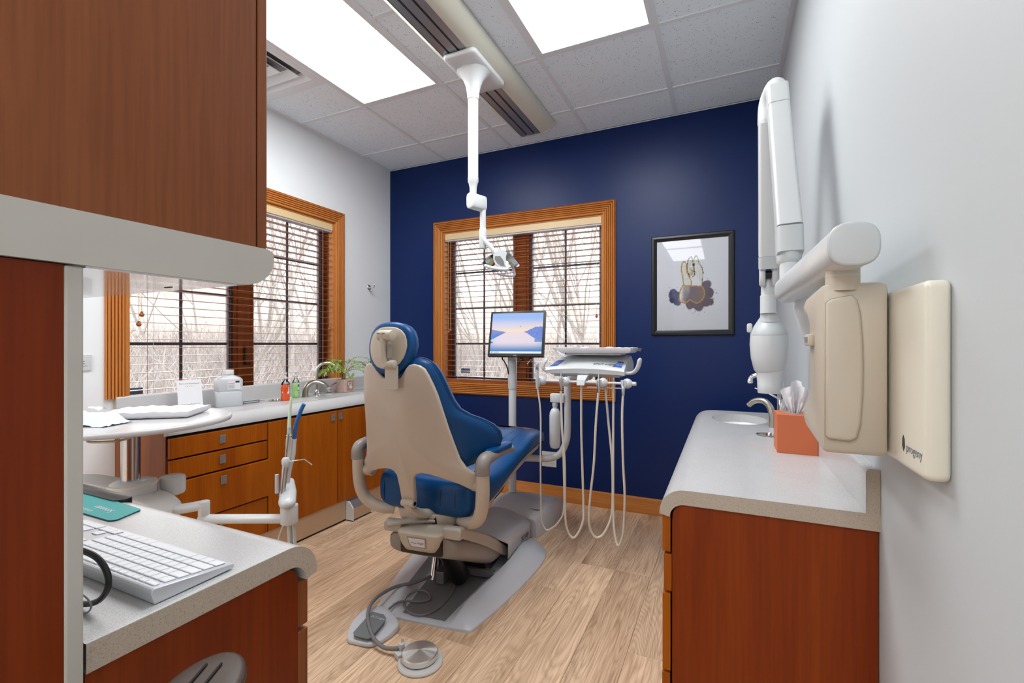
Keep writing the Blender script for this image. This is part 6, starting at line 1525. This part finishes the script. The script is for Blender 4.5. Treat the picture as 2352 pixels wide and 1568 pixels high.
build(MB().prism([(.938, 1.000), (.932, 1.008), (.934, 1.020), (.939, 1.026), (.944, 1.020), (.945, 1.008)], lambda u_, v, d: V(XR-.030-d, u_, v), 0, .0004), 'logo_mark', M_INK, wp, smooth=0)

# tissue box
tb = thing('tissue_box', 'orange cube tissue box with a white tissue standing on the right worktop', 'tissue box', (.209, 1.775, ZT))
bx0, bx1, by0, by1 = .152, .2645, 1.721, 1.834
build(MB().box(bx0, bx1, by0, by1, ZT, ZT+.124, .0012), 'carton', M_BOXOR, tb, smooth=0)
cx_, cy_ = (bx0+bx1)/2, (by0+by1)/2
build(MB().star([(.040*cos(t_), .026*sin(t_)) for t_ in [2*pi*i/32 for i in range(32)]], lambda u_, v, d: V(cx_+u_, cy_+v, ZT+.1238+d), .0008, .0003, rings=2), 'opening_film', M_ARMG, tb)
def tis(u_, v):
    w = .010+.036*v**.8; a = (u_-.5)*2; z = ZT+.118+.100*v-.022*v*abs(a)**1.5+.014*v*(abs(a) < .35)
    return V(cx_+a*w+.003*v, cy_+.010*sin(a*7+1)*(.4+v)+.006*sin(a*15)*(1-v)+.006*noise.noise(V(a*3, v*5, 0)), z)
build(MB().grid(tis, 44, 20), 'tissue', M_PAPER, tb, smooth=50)

# faucets at the right sink
fn_ = thing('faucet', 'brushed nickel arched faucet with lever behind the orange tissue box', 'faucet', (.19, 2.20, ZT))
P_ = spline([(.182, 2.235, ZT), (.181, 2.238, ZT+.045), (.172, 2.25, ZT+.083), (.150, 2.268, ZT+.106), (.116, 2.29, ZT+.102), (.093, 2.305, ZT+.080)], 7); n = len(P_)
build(MB().tube(P_, [.0155-.0055*i/(n-1) for i in range(n)], 16, sq=(1, 1.1)), 'spout', M_NICKEL, fn_)
build(MB().tube(spline([(.212, 2.26, ZT+.115), (.190, 2.27, ZT+.128), (.150, 2.29, ZT+.150), (.120, 2.305, ZT+.158)], 6), .0055, 10, sq=(.7, 1.4)), 'lever', M_CHROME, fn_)
build(MB().cyl((.215, 2.258, ZT), (.215, 2.258, ZT+.118), .012, n=20, b=.003), 'lever_post', M_CHROME, fn_)
gf = thing('faucet', 'chrome gooseneck faucet arching out behind the x-ray tube head', 'faucet', (.245, 2.46, ZT))
P_ = spline([(.245, 2.46, ZT+.01), (.243, 2.46, ZT+.13), (.225, 2.462, ZT+.185), (.18, 2.464, ZT+.207), (.135, 2.466, ZT+.206), (.112, 2.467, ZT+.195), (.106, 2.467, ZT+.18)], 8)
build(MB().tube(P_, .0105, 16), 'gooseneck', M_CHROME, gf)
build(MB().lathe((.1055, 2.467, ZT+.166), [(.010, 0), (.0125, .002), (.0125, .014), (.010, .018)], 20), 'aerator', M_CHROME, gf)
build(MB().lathe((.245, 2.46, ZT), [(.018, 0), (.018, .006), (.014, .012), (.012, .04), (.011, .045)], 24), 'base', M_CHROME, gf)

# framed print on the navy wall
pc = thing('framed_print', 'black framed watercolour print of a gold outlined tooth on the navy wall', 'picture', (-.204, YB-.01, 1.23))
fx0, fx1, fz0, fz1, fw = -.460, .052, 1.230, 1.900, .035
fp_ = [(0, 0), (0, .014), (.004, .019), (.016, .020), (.028, .012), (fw, .009), (fw, 0)]
for p0, p1, I in (((fx0, fz0), (fx0, fz1), (1, 0)), ((fx1, fz0), (fx1, fz1), (-1, 0)), ((fx0, fz1), (fx1, fz1), (0, -1)), ((fx0, fz0), (fx1, fz0), (0, 1))):
    D3 = (V(p1[0], 0, p1[1])-V(p0[0], 0, p0[1])).normalized(); I3 = V(I[0], 0, I[1])
    build(MB().loft([[V(p0[0], YB, p0[1])+I3*w+D3*w+V(0, -h-.001, 0) for w, h in fp_], [V(p1[0], YB, p1[1])+I3*w-D3*w+V(0, -h-.001, 0) for w, h in fp_]]), 'frame_side', M_FRAME, pc, smooth=30)
pix = lambda x, y: ((x-163)/905, 1-(y-(262-74*(x-163)/905))/(1370-8*(x-163)/905-(262-74*(x-163)/905)))
crown = [pix(*p) for p in [(505, 805), (478, 855), (460, 920), (455, 980), (475, 1012), (530, 1028), (575, 1005), (592, 982), (630, 1005), (680, 1030), (730, 1005), (765, 960), (777, 910), (770, 860), (745, 815)]]
rootL = [pix(*p) for p in [(515, 800), (505, 720), (490, 640), (485, 570), (500, 520), (525, 505), (545, 525), (550, 580), (560, 650), (590, 710), (615, 760), (612, 800)]]
rootM = [pix(*p) for p in [(600, 700), (570, 640), (558, 560), (572, 480), (605, 443), (628, 470), (632, 540), (642, 610), (655, 670), (630, 700)]]
rootR = [pix(*p) for p in [(655, 670), (650, 580), (642, 490), (660, 440), (678, 432), (692, 460), (705, 520), (745, 580), (758, 640), (752, 720), (748, 800)]]
def sdist(p, poly, closed=False):
    m = 9; n = len(poly)
    for i in range(n if closed else n-1):
        a, b = poly[i], poly[(i+1) % n]; dx, dy = (b[0]-a[0]), (b[1]-a[1])*1.24; px2, py2 = p[0]-a[0], (p[1]-a[1])*1.24
        t_ = max(0, min(1, (px2*dx+py2*dy)/(dx*dx+dy*dy+1e-9))); m = min(m, (px2-t_*dx)**2+(py2-t_*dy)**2)
    return sqrt(m)
def inside(p, poly):
    c = False; n = len(poly)
    for i in range(n):
        a, b = poly[i], poly[i-1]
        if (a[1] > p[1]) != (b[1] > p[1]) and p[0] < (b[0]-a[0])*(p[1]-a[1])/(b[1]-a[1])+a[0]: c = not c
    return c
blobs = [(pix(*p), r/905, c) for p, r, c in [((820, 900), 78, '#4b3a48'), ((800, 800), 60, '#55485e'), ((700, 1030), 95, '#4d3a44'), ((600, 1030), 75, '#54404a'), ((770, 1000), 85, '#473744'), ((850, 1010), 45, '#4b3620'), ((390, 920), 75, '#27386e'), ((430, 1000), 62, '#223a78'), ((460, 930), 60, '#2b4486'), ((370, 990), 45, '#2c2e44')]]
paper = lin('#dcdfe8'); gold = lin('#b98a2c'); inkc = lin('#26262c')
def art(u, v):
    if not (.10 < u < .90 and .12 < v < .86): return paper
    c = paper; n1 = noise.noise(V(u*14, v*17, 1)); n2 = noise.noise(V(u*45, v*52, 4))
    best = -1; bc = None
    for (bx_, by_), r, col_ in blobs:
        q = 1-sqrt((u-bx_)**2+((v-by_)*1.24)**2)/r+.22*n1
        if q > best: best, bc = q, col_
    if best > 0: c = mix(paper, mix(lin(bc), lin('#7d6a80'), .3*(.5+n1)+.15*n2), sst(0, .16, best))
    elif n2 > .45 and best > -.55: c = mix(paper, lin('#6a6470'), .8)
    p = (u, v); ic = inside(p, crown)
    if ic:
        k = sst(.33, .52, u); c = mix(lin('#e6e3e0'), lin('#6f5f6a'), sst(.36, .50, u+.25*(.55-v)+.04*n1))
        c = mix(c, lin('#8a6436'), .65*sst(.56, .64, u)*(.7+.5*n2))
    for rt_ in (rootL, rootM, rootR):
        if inside(p, rt_): c = mix(lin('#e2e4e0'), lin('#9aa39b'), .35+.9*n2 if rt_ is rootM else .15+.6*max(0, n2)+.5*max(0, (u-.60)*7)*(v > .5))
    if min(sdist(p, crown, True), sdist(p, rootL)) < .0075: c = gold
    elif min(sdist(p, rootM), sdist(p, rootR)) < .0055: c = inkc if (n2 > -.1) else gold
    elif abs(u-.505) < .02 and .60 < v < .665 : c = mix(gold, c, .3)
    return c
ps = picture('print', vcol('print_ink', .55), pc, (fx0+fw-.002, YB-.006, fz0+fw-.002), (1, 0, 0), (0, 0, 1), fx1-fx0-2*fw+.004, fz1-fz0-2*fw+.004, 130, 172, art)
build(MB().box(fx0+.01, fx1-.01, YB-.004, YB-.0005, fz0+.01, fz1-.01), 'backing', M_PAPER, pc, smooth=0)
build(MB().box(fx0+fw-.002, fx1-fw+.002, YB-.0085, YB-.0075, fz0+fw-.002, fz1-fw+.002), 'glazing', M_GLASS, pc, smooth=0)
